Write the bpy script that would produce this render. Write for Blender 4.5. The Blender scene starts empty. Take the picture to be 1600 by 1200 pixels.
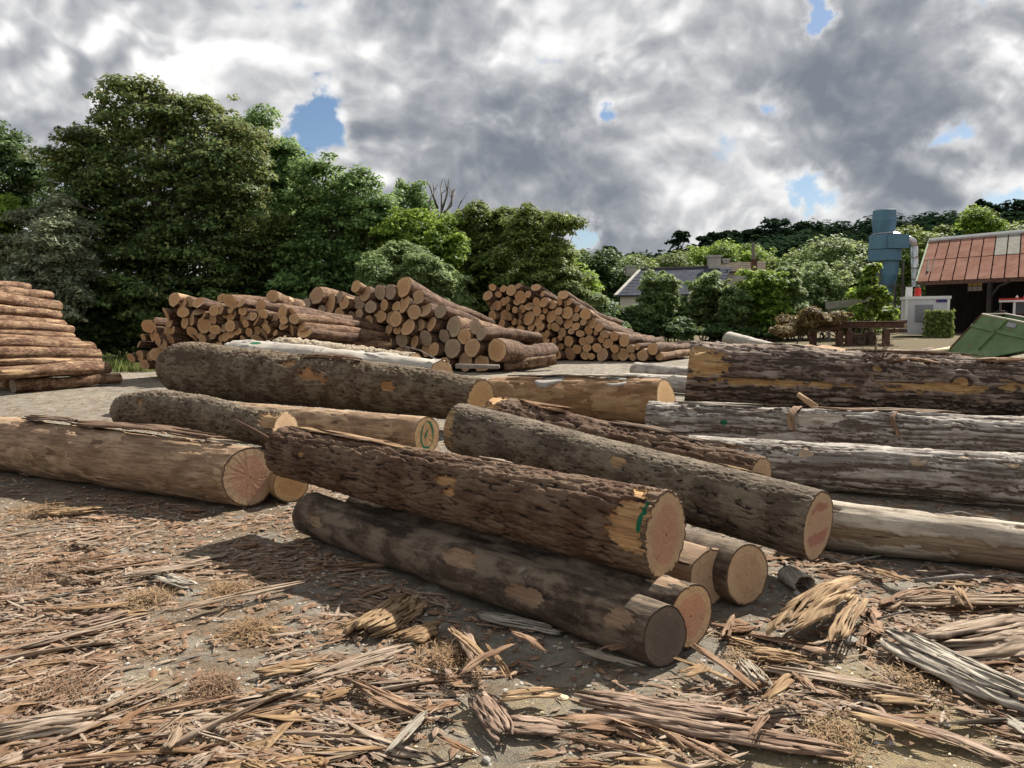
import bpy, math, random
import numpy as np
from mathutils import Vector, Matrix

random.seed(11); rng = np.random.default_rng(11)
R = math.radians
scene = bpy.context.scene
COL = scene.collection

# ------------------------------------------------------------------ camera
F = 1180.0; CAM_H = 1.6
PITCH = math.atan(110 / F); ROLL = R(0.7)
_r0 = np.array([1., 0, 0]); _u0 = np.array([0, math.sin(PITCH), math.cos(PITCH)]); _f = np.array([0, math.cos(PITCH), -math.sin(PITCH)])
_cr = math.cos(ROLL) * _r0 - math.sin(ROLL) * _u0
_cu = math.sin(ROLL) * _r0 + math.cos(ROLL) * _u0
cd = bpy.data.cameras.new('camera'); cam = bpy.data.objects.new('camera', cd); COL.objects.link(cam)
cam.matrix_world = Matrix(((_cr[0], _cu[0], -_f[0], 0), (_cr[1], _cu[1], -_f[1], 0), (_cr[2], _cu[2], -_f[2], CAM_H), (0, 0, 0, 1)))
cd.sensor_width = 36; cd.lens = 36 * F / 1600; cd.clip_start = 0.05; cd.clip_end = 6000
scene.camera = cam

# ------------------------------------------------------------------ light and exposure
SUN_EL = R(43); SUN_AZ = math.atan2(0.62, 0.785)          # towards the sun: right of straight ahead
SUN_DIR = Vector((math.sin(SUN_AZ) * math.cos(SUN_EL), math.cos(SUN_AZ) * math.cos(SUN_EL), math.sin(SUN_EL)))
sl = bpy.data.lights.new('sun', 'SUN'); sl.energy = 5.0; sl.angle = R(0.55); sl.color = (1.0, 0.935, 0.83)
so = bpy.data.objects.new('sun', sl); COL.objects.link(so)
so.rotation_euler = SUN_DIR.to_track_quat('Z', 'Y').to_euler(); so.location = (20, 30, 60)
vs = scene.view_settings
vs.view_transform = 'Standard'; vs.look = 'None'; vs.exposure = 1.03; vs.gamma = 1.0; vs.use_curve_mapping = False
scene.cycles.max_bounces = 6; scene.cycles.diffuse_bounces = 3; scene.cycles.glossy_bounces = 2
scene.cycles.transmission_bounces = 4; scene.cycles.transparent_max_bounces = 6

def ray(px, py):
    u = (px - 800) / F; v = (600 - py) / F
    return _f + u * _cr + v * _cu
def W(px, py, Y):
    """the point of the place that lies Y metres ahead on the line of sight through a photo pixel"""
    d = ray(px, py); t = Y / d[1]
    return np.array([0, 0, CAM_H]) + d * t
def G(px, py, z=0.0):
    d = ray(px, py); t = (z - CAM_H) / d[2]
    return np.array([0, 0, CAM_H]) + d * t
def groundY(px, py, rp):
    """distance at which a log of pixel radius rp, centred there, lies on the ground"""
    d = ray(px, py); k = -d[2] / d[1]
    return CAM_H / (k + rp / F)

# ------------------------------------------------------------------ world: sky with broken cloud
class NT:
    def __init__(s, nt): s.nt = nt; s.n = nt.nodes; s.l = nt.links
    def node(s, t, **kw):
        n = s.n.new(t)
        for k, v in kw.items(): setattr(n, k, v)
        return n
    def put(s, sock, v):
        if isinstance(v, bpy.types.NodeSocket): s.l.new(v, sock)
        elif v is not None:
            if isinstance(v, (tuple, list)) and len(v) == 3 and sock.type == 'RGBA': v = (*v, 1)
            sock.default_value = v
    def math(s, op, a, b=None, c=None, clamp=False):
        n = s.node('ShaderNodeMath', operation=op, use_clamp=clamp)
        s.put(n.inputs[0], a); s.put(n.inputs[1], b)
        if c is not None: s.put(n.inputs[2], c)
        return n.outputs[0]
    def vmath(s, op, a, b=None, scale=None):
        n = s.node('ShaderNodeVectorMath', operation=op)
        s.put(n.inputs[0], a); s.put(n.inputs[1], b)
        if scale is not None: s.put(n.inputs['Scale'], scale)
        return n.outputs['Value'] if op in ('DOT_PRODUCT', 'LENGTH', 'DISTANCE') else n.outputs[0]
    def smooth(s, x, a, b, lo=0., hi=1.):
        n = s.node('ShaderNodeMapRange', interpolation_type='SMOOTHSTEP')
        s.put(n.inputs['Value'], x); s.put(n.inputs['From Min'], a); s.put(n.inputs['From Max'], b)
        s.put(n.inputs['To Min'], lo); s.put(n.inputs['To Max'], hi)
        return n.outputs[0]
    def noise(s, vec, scale, detail=4., rough=.55, lac=2., dist=0., color=False, typ=None):
        n = s.node('ShaderNodeTexNoise')
        if typ: n.noise_type = typ
        s.put(n.inputs['Vector'], vec); s.put(n.inputs['Scale'], scale); s.put(n.inputs['Detail'], detail)
        s.put(n.inputs['Roughness'], rough); s.put(n.inputs['Lacunarity'], lac); s.put(n.inputs['Distortion'], dist)
        return n.outputs['Color'] if color else n.outputs['Fac']
    def mix(s, f, a, b, blend='MIX'):
        n = s.node('ShaderNodeMix', data_type='RGBA', blend_type=blend)
        s.put(n.inputs[0], f); s.put(n.inputs[6], a); s.put(n.inputs[7], b)
        return n.outputs[2]
    def ramp(s, f, stops, interp='LINEAR'):
        n = s.node('ShaderNodeValToRGB'); n.color_ramp.interpolation = interp
        e = n.color_ramp.elements
        while len(e) > 1: e.remove(e[-1])
        for i, (p, c) in enumerate(stops):
            el = e[0] if i == 0 else e.new(p)
            el.position = p; el.color = (*c, 1) if len(c) == 3 else c
        s.put(n.inputs[0], f)
        return n.outputs[0]
    def sep(s, v):
        n = s.node('ShaderNodeSeparateXYZ'); s.put(n.inputs[0], v); return n.outputs
    def comb(s, x, y, z):
        n = s.node('ShaderNodeCombineXYZ'); s.put(n.inputs[0], x); s.put(n.inputs[1], y); s.put(n.inputs[2], z); return n.outputs[0]
    def attr(s, name, typ='GEOMETRY'):
        n = s.node('ShaderNodeAttribute', attribute_name=name, attribute_type=typ); return n

wd = bpy.data.worlds.new('World'); scene.world = wd; wd.use_nodes = True
w = NT(wd.node_tree); w.n.clear()
geo = w.node('ShaderNodeTexCoord').outputs['Generated']
dirv = w.vmath('NORMALIZE', geo)
X, Yc, Z = w.sep(dirv)[:3]
zc = w.math('MAXIMUM', Z, -0.02)
den = w.math('ADD', zc, 0.80)
P = w.comb(w.math('DIVIDE', X, den), w.math('DIVIDE', Yc, den), 0.0)
warp = w.vmath('SCALE', w.vmath('SUBTRACT', w.noise(P, 3.0, 4., .5, color=True), (.5, .5, .5)), scale=.12)
P1 = w.vmath('ADD', P, warp)
n_big = w.noise(P1, 2.6, 2., .5)
n_fin = w.noise(P1, 6.4, 9., .62)
def billow(p):
    t = None
    for sc, a in ((4.6, .50), (10., .27), (21., .15), (45., .08)):
        o = w.math('MULTIPLY', w.math('ABSOLUTE', w.math('SUBTRACT', w.noise(p, sc, 1.0, .4), .5)), 4.2 * a)
        t = o if t is None else w.math('ADD', t, o)
    return t
n_puf = billow(P1)
sunward = (math.sin(SUN_AZ) * .014, .020, 0)
n_puf2 = billow(w.vmath('ADD', P1, sunward))
relief = w.math('SUBTRACT', n_puf, n_puf2)
dens = w.math('ADD', w.math('ADD', w.math('MULTIPLY', n_big, .45), w.math('MULTIPLY', n_fin, .40)), w.math('MULTIPLY', n_puf, .17))
# clear gaps and thick banks where the sky had them that day: (pixel x, pixel y, radius deg, weight)
dirw = w.vmath('ADD', dirv, w.vmath('SCALE', w.vmath('SUBTRACT', w.noise(dirv, 7.0, 7., .62, color=True), (.5, .5, .5)), scale=.17))
def blob(px, py, deg, wt, sx=1.0):
    d = ray(px, py); d = d / np.linalg.norm(d)
    dd = w.vmath('SUBTRACT', dirw, tuple(d))
    if sx != 1.0: dd = w.vmath('MULTIPLY', dd, (1 / sx, 1 / sx, 1.0))
    dist = w.vmath('LENGTH', dd)
    return w.smooth(dist, 0.0, 2 * math.sin(R(deg) / 2), wt, 0.0)
def blobs(lst):
    s = None
    for b in lst:
        o = blob(*b); s = o if s is None else w.math('ADD', s, o)
    return s
GAPS = [(478, 208, 3.0, -.20, 1.4), (530, 235, 2.0, -.08, 1.0), (962, 165, 2.2, -.16, 1.1), (912, 362, 2.6, -.25, .7), (1272, 20, 2.6, -.22, .7),
        (1275, 300, 2.3, -.20, 1.5), (1500, 225, 2.2, -.15, 1.8), (1590, 290, 2.5, -.18, 1.5), (1570, -5, 2.5, -.18, 1.5), (1225, 150, 1.5, -.1, 1)]
dens = w.math('ADD', dens, blobs(GAPS))
cover = w.smooth(dens, .325, .395)
THICK = [(740, 215, 14, .52, 1.0), (620, 90, 5, .16, 1.2), (1340, 150, 11, .42, 1.3), (1060, 210, 6, .22, 1.1), (1180, 250, 6, .12, 1.2), (850, 300, 6, .22, 1.6),
         (60, 240, 7, .08, 1.5), (200, 15, 4, .12, 2.5), (1190, 20, 4, .15, 1.5), (1520, 190, 5, .2, 1.5), (1000, 330, 4, .1, 2.0), (1440, 290, 4, .12, 1.6), (400, 120, 6, .05, 1.4),
         (830, 70, 4.5, -.30, 1.0), (560, 75, 3.0, -.34, 2.2), (100, 100, 7.5, -.30, 1.8), (330, 70, 6, -.22, 1.4), (1130, 290, 5, -.22, 2.2), (1580, 110, 4, -.32, .9), (1550, 245, 3, -.25, 1.6),
         (520, 190, 2.2, -.3, .9), (960, 60, 4, -.16, 1.0), (1190, 190, 2.6, -.2, 1.3), (950, 250, 3, -.14, 1), (900, 20, 4, -.16, 2), (1260, 325, 3, -.25, 2.4), (890, 385, 2, -.2, 1.2)]
bank = w.math('ADD', w.math('MULTIPLY', w.math('SUBTRACT', n_big, .5), 1.3), blobs(THICK))
thick = w.math('ADD', w.math('ADD', bank, .475), w.math('MULTIPLY', w.math('SUBTRACT', n_puf, .38), -.50))
thick = w.math('ADD', thick, w.math('MULTIPLY', relief, -1.5))
thick = w.math('ADD', thick, w.math('MULTIPLY', w.math('SUBTRACT', n_fin, .5), .5))
edge = w.smooth(dens, .34, .58)
tk = w.math('MULTIPLY', thick, w.math('ADD', w.math('MULTIPLY', edge, .72), .28))
cloudc = w.ramp(tk, [(0.0, (1.12, 1.12, 1.11)), (.12, (.94, .94, .94)), (.24, (.72, .725, .74)), (.40, (.52, .535, .565)), (.58, (.385, .405, .445)), (.8, (.29, .315, .36)), (1.0, (.24, .265, .315))])
sky = w.node('ShaderNodeTexSky'); sky.sky_type = 'NISHITA'; sky.sun_disc = False
sky.sun_elevation = SUN_EL; sky.sun_rotation = SUN_AZ; sky.air_density = 1.0; sky.dust_density = .6; sky.ozone_density = 1.6
skyc = w.mix(1.0, sky.outputs[0], (.085, .092, .10), 'MULTIPLY')
col = w.mix(cover, skyc, cloudc)
# below the horizon: dull ground haze
col = w.mix(w.smooth(Z, -.05, -.005), (.12, .115, .10), col)
bg = w.node('ShaderNodeBackground'); w.put(bg.inputs[0], col); bg.inputs[1].default_value = .445
wo = w.node('ShaderNodeOutputWorld'); w.l.new(bg.outputs[0], wo.inputs[0])
wd.cycles.sampling_method = 'MANUAL'; wd.cycles.sample_map_resolution = 512

# ------------------------------------------------------------------ helpers: noise, meshes, objects
_perm = np.random.default_rng(5).permutation(256).astype(np.int32); _perm = np.concatenate([_perm, _perm, _perm])
_grad = np.random.default_rng(6).normal(size=(256, 3)).astype(np.float32); _grad /= np.linalg.norm(_grad, axis=1)[:, None]
def perlin(x, y, z):
    x = np.asarray(x, np.float32); y = np.asarray(y, np.float32); z = np.asarray(z, np.float32)
    x, y, z = np.broadcast_arrays(x, y, z)
    fx, fy, fz = np.floor(x), np.floor(y), np.floor(z)
    xi, yi, zi = fx.astype(np.int32) & 255, fy.astype(np.int32) & 255, fz.astype(np.int32) & 255
    x, y, z = x - fx, y - fy, z - fz
    u, v, ww = (t * t * t * (t * (t * 6 - 15) + 10) for t in (x, y, z))
    def g(i, j, k):
        h = _perm[_perm[_perm[xi + i] + yi + j] + zi + k]
        gr = _grad[h]
        return gr[..., 0] * (x - i) + gr[..., 1] * (y - j) + gr[..., 2] * (z - k)
    a = g(0, 0, 0) * (1 - u) + g(1, 0, 0) * u; b = g(0, 1, 0) * (1 - u) + g(1, 1, 0) * u
    c = g(0, 0, 1) * (1 - u) + g(1, 0, 1) * u; d = g(0, 1, 1) * (1 - u) + g(1, 1, 1) * u
    return ((a * (1 - v) + b * v) * (1 - ww) + (c * (1 - v) + d * v) * ww) * 1.6
def fbm(x, y, z, octv=4, rough=.5, lac=2.03):
    s = 0; a = 1; t = 0
    for i in range(octv):
        s = s + a * perlin(x + 13.7 * i, y - 7.1 * i, z + 3.3 * i); t += a; a *= rough
        x, y, z = x * lac, y * lac, z * lac
    return s / t
def sstep(x, a, b):
    t = np.clip((x - a) / (b - a), 0, 1); return t * t * (3 - 2 * t)
def unit(v):
    v = np.asarray(v, float); return v / (np.linalg.norm(v) + 1e-12)

def raw_mesh(name, verts, faces, smooth=False, attrs=None, uv=None, mats=None, matidx=None):
    """verts n x 3; faces: an n x 3/4 array or a list of tuples"""
    me = bpy.data.meshes.new(name)
    verts = np.asarray(verts, np.float32)
    if isinstance(faces, np.ndarray):
        nf, k = faces.shape
        me.vertices.add(len(verts)); me.vertices.foreach_set('co', verts.ravel())
        me.loops.add(nf * k); me.loops.foreach_set('vertex_index', faces.astype(np.int32).ravel())
        me.polygons.add(nf); me.polygons.foreach_set('loop_start', (np.arange(nf) * k).astype(np.int32))
        me.update(calc_edges=True)
    else:
        me.from_pydata([tuple(v) for v in verts.tolist()], [], faces); me.update()
    if smooth: me.polygons.foreach_set('use_smooth', np.ones(len(me.polygons), bool))
    if matidx is not None: me.polygons.foreach_set('material_index', np.asarray(matidx, np.int32))
    if attrs:
        for k, a in attrs.items():
            at = me.attributes.new(k, 'FLOAT', 'POINT'); at.data.foreach_set('value', np.asarray(a, np.float32).ravel())
    if uv is not None:
        ul = me.uv_layers.new(name='UVMap'); ul.data.foreach_set('uv', np.asarray(uv, np.float32).ravel())
    for m in (mats or []): me.materials.append(m)
    return me
def link(name, me, parent=None, kind=None):
    o = bpy.data.objects.new(name, me); COL.objects.link(o)
    if parent is not None: o.parent = parent
    if kind: o['kind'] = kind
    return o
def tag(o, label, cat, group=None):
    o['label'] = label; o['category'] = cat
    if group: o['group'] = group
    return o
def thing(name, label, cat, loc=(0, 0, 0), group=None, rot=(0, 0, 0)):
    o = bpy.data.objects.new(name, None); COL.objects.link(o); o.empty_display_size = .2
    o.location = tuple(float(c) for c in loc); o.rotation_euler = rot
    return tag(o, label, cat, group)
def part(name, me, parent, world=True, label=None):
    """a child mesh; vertices given in world space unless world=False"""
    if world:
        l = parent.location if parent.type == 'EMPTY' or parent.parent is None else (parent.location)
        q = parent; off = Vector((0, 0, 0))
        while q is not None: off += q.location; q = q.parent
        me.transform(Matrix.Translation(-off))
    o = link(name, me, parent)
    if label: o['label'] = label
    return o
class MB:
    def __init__(s): s.v = []; s.f = []
    def add(s, vs, fs):
        b = len(s.v); s.v += [tuple(float(c) for c in v) for v in vs]; s.f += [tuple(i + b for i in f) for f in fs]; return s
    def box(s, c, sz, ax=None, ay=None, az=None):
        c = np.array(c, float); ax = unit(ax) if ax is not None else np.array([1., 0, 0]); ay = unit(ay) if ay is not None else np.array([0, 1., 0])
        az = unit(az) if az is not None else unit(np.cross(ax, ay))
        h = np.array(sz) / 2
        vs = [c + ax * h[0] * i + ay * h[1] * j + az * h[2] * k for i in (-1, 1) for j in (-1, 1) for k in (-1, 1)]
        return s.add(vs, [(0, 1, 3, 2), (4, 6, 7, 5), (0, 4, 5, 1), (2, 3, 7, 6), (0, 2, 6, 4), (1, 5, 7, 3)])
    def tube(s, pts, rad, n=8, cap=True):
        pts = [np.array(p, float) for p in pts]; rad = rad if hasattr(rad, '__len__') else [rad] * len(pts)
        rings = []
        up = np.array([0, 0, 1.])
        for i, p in enumerate(pts):
            t = unit(pts[min(i + 1, len(pts) - 1)] - pts[max(i - 1, 0)])
            if abs(t @ up) > .95: a = unit(np.cross(t, [1, 0, 0]))
            else: a = unit(np.cross(t, up))
            b = np.cross(a, t)
            rings.append([p + rad[i] * (math.cos(2 * math.pi * k / n) * a + math.sin(2 * math.pi * k / n) * b) for k in range(n)])
        fs = [(i * n + k, i * n + (k + 1) % n, (i + 1) * n + (k + 1) % n, (i + 1) * n + k) for i in range(len(pts) - 1) for k in range(n)]
        if cap: fs += [tuple(range(n))[::-1], tuple((len(pts) - 1) * n + k for k in range(n))]
        return s.add([v for r in rings for v in r], fs)
    def lathe(s, c, prof, n=24, cap=True):
        """prof: (radius, z) pairs"""
        vs = [(c[0] + r * math.cos(2 * math.pi * k / n), c[1] + r * math.sin(2 * math.pi * k / n), c[2] + z) for r, z in prof for k in range(n)]
        fs = [(i * n + k, i * n + (k + 1) % n, (i + 1) * n + (k + 1) % n, (i + 1) * n + k) for i in range(len(prof) - 1) for k in range(n)]
        if cap: fs += [tuple(range(n))[::-1], tuple((len(prof) - 1) * n + k for k in range(n))]
        return s.add(vs, fs)
    def quad(s, a, b, c, d, th=0.0):
        if th == 0: return s.add([a, b, c, d], [(0, 1, 2, 3)])
        a, b, c, d = (np.array(p, float) for p in (a, b, c, d)); n = unit(np.cross(b - a, d - a)) * th
        return s.add([a, b, c, d, a - n, b - n, c - n, d - n], [(0, 1, 2, 3), (7, 6, 5, 4), (0, 4, 5, 1), (1, 5, 6, 2), (2, 6, 7, 3), (3, 7, 4, 0)])
    def mesh(s, name, mat, smooth=False):
        me = bpy.data.meshes.new(name); me.from_pydata(s.v, [], s.f); me.update()
        if smooth: me.polygons.foreach_set('use_smooth', np.ones(len(me.polygons), bool))
        me.materials.append(mat); return me

# ------------------------------------------------------------------ materials
def new_mat(name):
    m = bpy.data.materials.new(name); m.use_nodes = True
    n = NT(m.node_tree); n.n.clear()
    out = n.node('ShaderNodeOutputMaterial')
    bs = n.node('ShaderNodeBsdfPrincipled'); n.l.new(bs.outputs[0], out.inputs[0])
    bs.inputs['Specular IOR Level'].default_value = .25
    return m, n, bs, out
def bump(n, bs, h, dist=.01, strength=1.0):
    b = n.node('ShaderNodeBump'); n.put(b.inputs['Height'], h); b.inputs['Distance'].default_value = dist; b.inputs['Strength'].default_value = strength
    n.l.new(b.outputs[0], bs.inputs['Normal']); return b

def mat_bark(name, furrow, plate, plate2, wood, wood2, bscale=26, blong=.25, bdist=.012, lichen=None, lich_amt=.0, rough=.9):
    """bark of one kind with bare wood where the 'bare' attribute says so; UV = (metres round, metres along)"""
    m, n, bs, out = new_mat(name)
    uv = n.node('ShaderNodeUVMap').outputs[0]
    oi = n.node('ShaderNodeObjectInfo')
    uv = n.vmath('ADD', uv, n.comb(n.math('MULTIPLY', oi.outputs['Random'], 37.), n.math('MULTIPLY', oi.outputs['Random'], 91.), 0))
    st = n.vmath('MULTIPLY', uv, (1., blong, 1.))
    h = n.attr('h').outputs['Fac']; bare = n.attr('bare').outputs['Fac']; paint = n.attr('paint').outputs['Fac']
    f1 = n.noise(st, bscale, 7., .68, dist=.3)
    f2 = n.noise(uv, 3.3, 5., .6)
    f3 = n.noise(n.vmath('MULTIPLY', uv, (1, .4, 1)), 90., 4., .6)
    pc = n.mix(n.smooth(n.math('ADD', f2, n.math('MULTIPLY', n.math('SUBTRACT', f1, .5), .8)), .38, .62), plate, plate2)
    hh = n.math('ADD', h, n.math('MULTIPLY', n.math('SUBTRACT', f1, .5), .9))
    c = n.mix(n.smooth(hh, .15, .62), furrow, pc)
    c = n.mix(n.math('MULTIPLY', n.smooth(f3, .45, .8), .28), c, n.mix(.5, c, tuple(min(1, v * 1.9 + .02) for v in plate2)))
    if lichen:
        l = n.smooth(n.noise(uv, 9., 6., .7), .66 - lich_amt * .3, .74 - lich_amt * .3)
        c = n.mix(n.math('MULTIPLY', l, n.smooth(h, .3, .8)), c, lichen)
    gr = n.noise(n.vmath('MULTIPLY', uv, (1., .055, 1.)), 70., 6., .65, dist=.4)
    gr2 = n.noise(n.vmath('MULTIPLY', uv, (1., .3, 1.)), 7., 5., .6)
    wc = n.mix(n.smooth(gr2, .36, .64), wood, wood2)
    wc = n.mix(n.math('MULTIPLY', n.smooth(gr, .42, .66), .75), wc, tuple(v * .45 for v in wood2))
    wc = n.mix(n.smooth(n.noise(n.vmath('MULTIPLY', uv, (1., .12, 1.)), 16., 5., .6), .62, .70), wc, tuple(v * .35 for v in furrow[:]) if sum(furrow) > .2 else tuple(v * .6 for v in wood2))
    bf = n.smooth(bare, .42, .58)
    c = n.mix(bf, c, wc)
    c = n.mix(n.smooth(n.math('ADD', paint, n.math('MULTIPLY', n.math('SUBTRACT', f1, .5), .8)), .35, .5), c, (.012, .11, .052))
    n.put(bs.inputs['Base Color'], c)
    bs.inputs['Roughness'].default_value = rough
    hb = n.math('ADD', n.math('MULTIPLY', f1, n.math('SUBTRACT', 1.0, n.math('MULTIPLY', bf, .8))), n.math('MULTIPLY', n.math('MULTIPLY', gr, bf), .35))
    hb = n.math('ADD', hb, n.math('MULTIPLY', f3, .18))
    bump(n, bs, hb, bdist, 1.0)
    return m

def mat_end(name, core, sap, rim, streak=.5, dark=0.0, rings=42., bands=None, crack=.5):
    """sawn log end; UV = position over radius, -1..1"""
    m, n, bs, out = new_mat(name)
    uv = n.node('ShaderNodeUVMap').outputs[0]
    oi = n.node('ShaderNodeObjectInfo'); rnd = oi.outputs['Random']
    off = n.comb(n.math('MULTIPLY', rnd, 57.), n.math('MULTIPLY', rnd, 23.), n.math('MULTIPLY', rnd, 11.))
    uvo = n.vmath('ADD', uv, off)
    wv = n.vmath('SCALE', n.vmath('SUBTRACT', n.noise(uvo, 1.3, 3., .5, color=True), (.5, .5, .5)), scale=.35)
    q = n.vmath('ADD', uv, wv)
    r = n.vmath('LENGTH', q)
    r0 = n.vmath('LENGTH', uv)
    x, y, z = n.sep(uv)[:3]
    ring = n.math('SINE', n.math('MULTIPLY', r, rings))
    c = n.mix(n.smooth(n.math('ADD', r, n.math('MULTIPLY', n.noise(uvo, 5., 3., .5), .12)), .66, .82), core, sap)
    c = n.mix(n.math('MULTIPLY', n.smooth(ring, -.2, 1.), .24), c, tuple(v * .62 for v in core))
    # saw marks: straight scores fanning across
    sc = n.noise(n.vmath('MULTIPLY', n.vmath('ADD', uvo, (0, 0, 0)), (2.2, 26., 1.)), 1.6, 4., .6)
    sc2 = n.noise(n.comb(n.math('ADD', n.math('MULTIPLY', x, .8), n.math('MULTIPLY', y, .6)), n.math('MULTIPLY', n.math('SUBTRACT', n.math('MULTIPLY', y, .8), n.math('MULTIPLY', x, .6)), 22.), rnd), 1.4, 4., .6)
    mk = n.mix(n.smooth(n.noise(uvo, 1.1, 1., .5), .45, .55), sc, sc2)
    c = n.mix(n.math('MULTIPLY', n.smooth(mk, .42, .7), streak * .55), c, tuple(min(1, v * 1.25 + .03) for v in sap))
    c = n.mix(n.math('MULTIPLY', n.smooth(n.noise(uvo, 2.2, 5., .65), .5, .7), .45), c, tuple(v * .68 for v in sap))
    if bands:
        for y0, hw, bc in bands:
            yy = n.math('ADD', y, n.math('MULTIPLY', n.math('SUBTRACT', n.noise(uvo, 2., 3., .5), .5), .3))
            b = n.smooth(n.math('ABSOLUTE', n.math('SUBTRACT', yy, y0)), hw * 1.25, hw * .75)
            c = n.mix(n.math('MULTIPLY', b, n.smooth(r0, .80, .62)), c, bc)
    if dark > 0: c = n.mix(n.math('MULTIPLY', n.smooth(n.noise(uvo, 3.4, 6., .6), .25, .6), dark), c, (.09, .075, .062))
    # per-log weathering
    c = n.mix(n.math('MULTIPLY', n.smooth(rnd, .55, 1.0), .38), c, (.20, .165, .13))
    ck = n.noise(n.comb(n.math('ARCTAN2', y, x), n.math('MULTIPLY', r0, .25), rnd), 5.5, 3., .6)
    ckm = n.math('MULTIPLY', n.smooth(n.math('ABSOLUTE', n.math('SUBTRACT', ck, .5)), .018, .0), n.smooth(n.noise(uvo, 1.9, 1., .5), .46, .54))
    c = n.mix(n.smooth(r, .055, .02), c, tuple(v * .35 for v in core))
    c = n.mix(n.math('MULTIPLY', ckm, crack), c, (.05, .03, .02))
    c = n.mix(n.smooth(n.math('ADD', r0, n.math('MULTIPLY', n.noise(uvo, 9., 3., .5), .06)), .955, .985), c, rim)
    n.put(bs.inputs['Base Color'], c); bs.inputs['Roughness'].default_value = .85
    bump(n, bs, n.math('ADD', n.math('MULTIPLY', mk, .6), n.math('MULTIPLY', n.noise(uvo, 30., 3., .6), .4)), .006, .7)
    return m

def mat_simple(name, c1, c2, scale=3., rough=.8, bscale=60., bd=.003, metal=0., detail=5., stretch=(1, 1, 1), rust=None, rust_amt=.5, spec=.25):
    m, n, bs, out = new_mat(name)
    co = n.vmath('MULTIPLY', n.node('ShaderNodeTexCoord').outputs['Object'], stretch)
    rnd = n.node('ShaderNodeObjectInfo').outputs['Random']
    co = n.vmath('ADD', co, n.comb(n.math('MULTIPLY', rnd, 31.), 0, n.math('MULTIPLY', rnd, 7.)))
    f = n.noise(co, scale, detail, .6)
    c = n.mix(n.smooth(f, .32, .68), c1, c2)
    if rust:
        c = n.mix(n.smooth(n.noise(co, scale * 2.3, 7., .7), 1 - rust_amt - .04, 1 - rust_amt + .06), c, rust)
    n.put(bs.inputs['Base Color'], c); bs.inputs['Roughness'].default_value = rough; bs.inputs['Metallic'].default_value = metal
    bs.inputs['Specular IOR Level'].default_value = spec
    bump(n, bs, n.noise(co, bscale, 4., .6), bd, .8)
    return m

def mat_leaf(name, dark, light, yellow, trans=.35, spec=.12):
    m, n, bs, out = new_mat(name)
    t = n.attr('tint').outputs['Fac']
    co = n.node('ShaderNodeTexCoord').outputs['Object']
    big = n.noise(co, .55, 3., .5)
    c = n.mix(n.smooth(n.math('ADD', t, n.math('MULTIPLY', n.math('SUBTRACT', big, .5), 1.2)), .1, .9), dark, light)
    c = n.mix(n.smooth(t, .90, 1.0), c, yellow)
    n.put(bs.inputs['Base Color'], c); bs.inputs['Roughness'].default_value = .6 if spec > 0 else 1.0; bs.inputs['Specular IOR Level'].default_value = spec
    tr = n.node('ShaderNodeBsdfTranslucent'); n.put(tr.inputs[0], n.mix(.6, c, tuple(min(1, v * 1.5) for v in yellow)))
    mx = n.node('ShaderNodeMixShader'); mx.inputs[0].default_value = trans
    n.l.new(bs.outputs[0], mx.inputs[1]); n.l.new(tr.outputs[0], mx.inputs[2]); n.l.new(mx.outputs[0], out.inputs[0])
    return m

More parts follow.
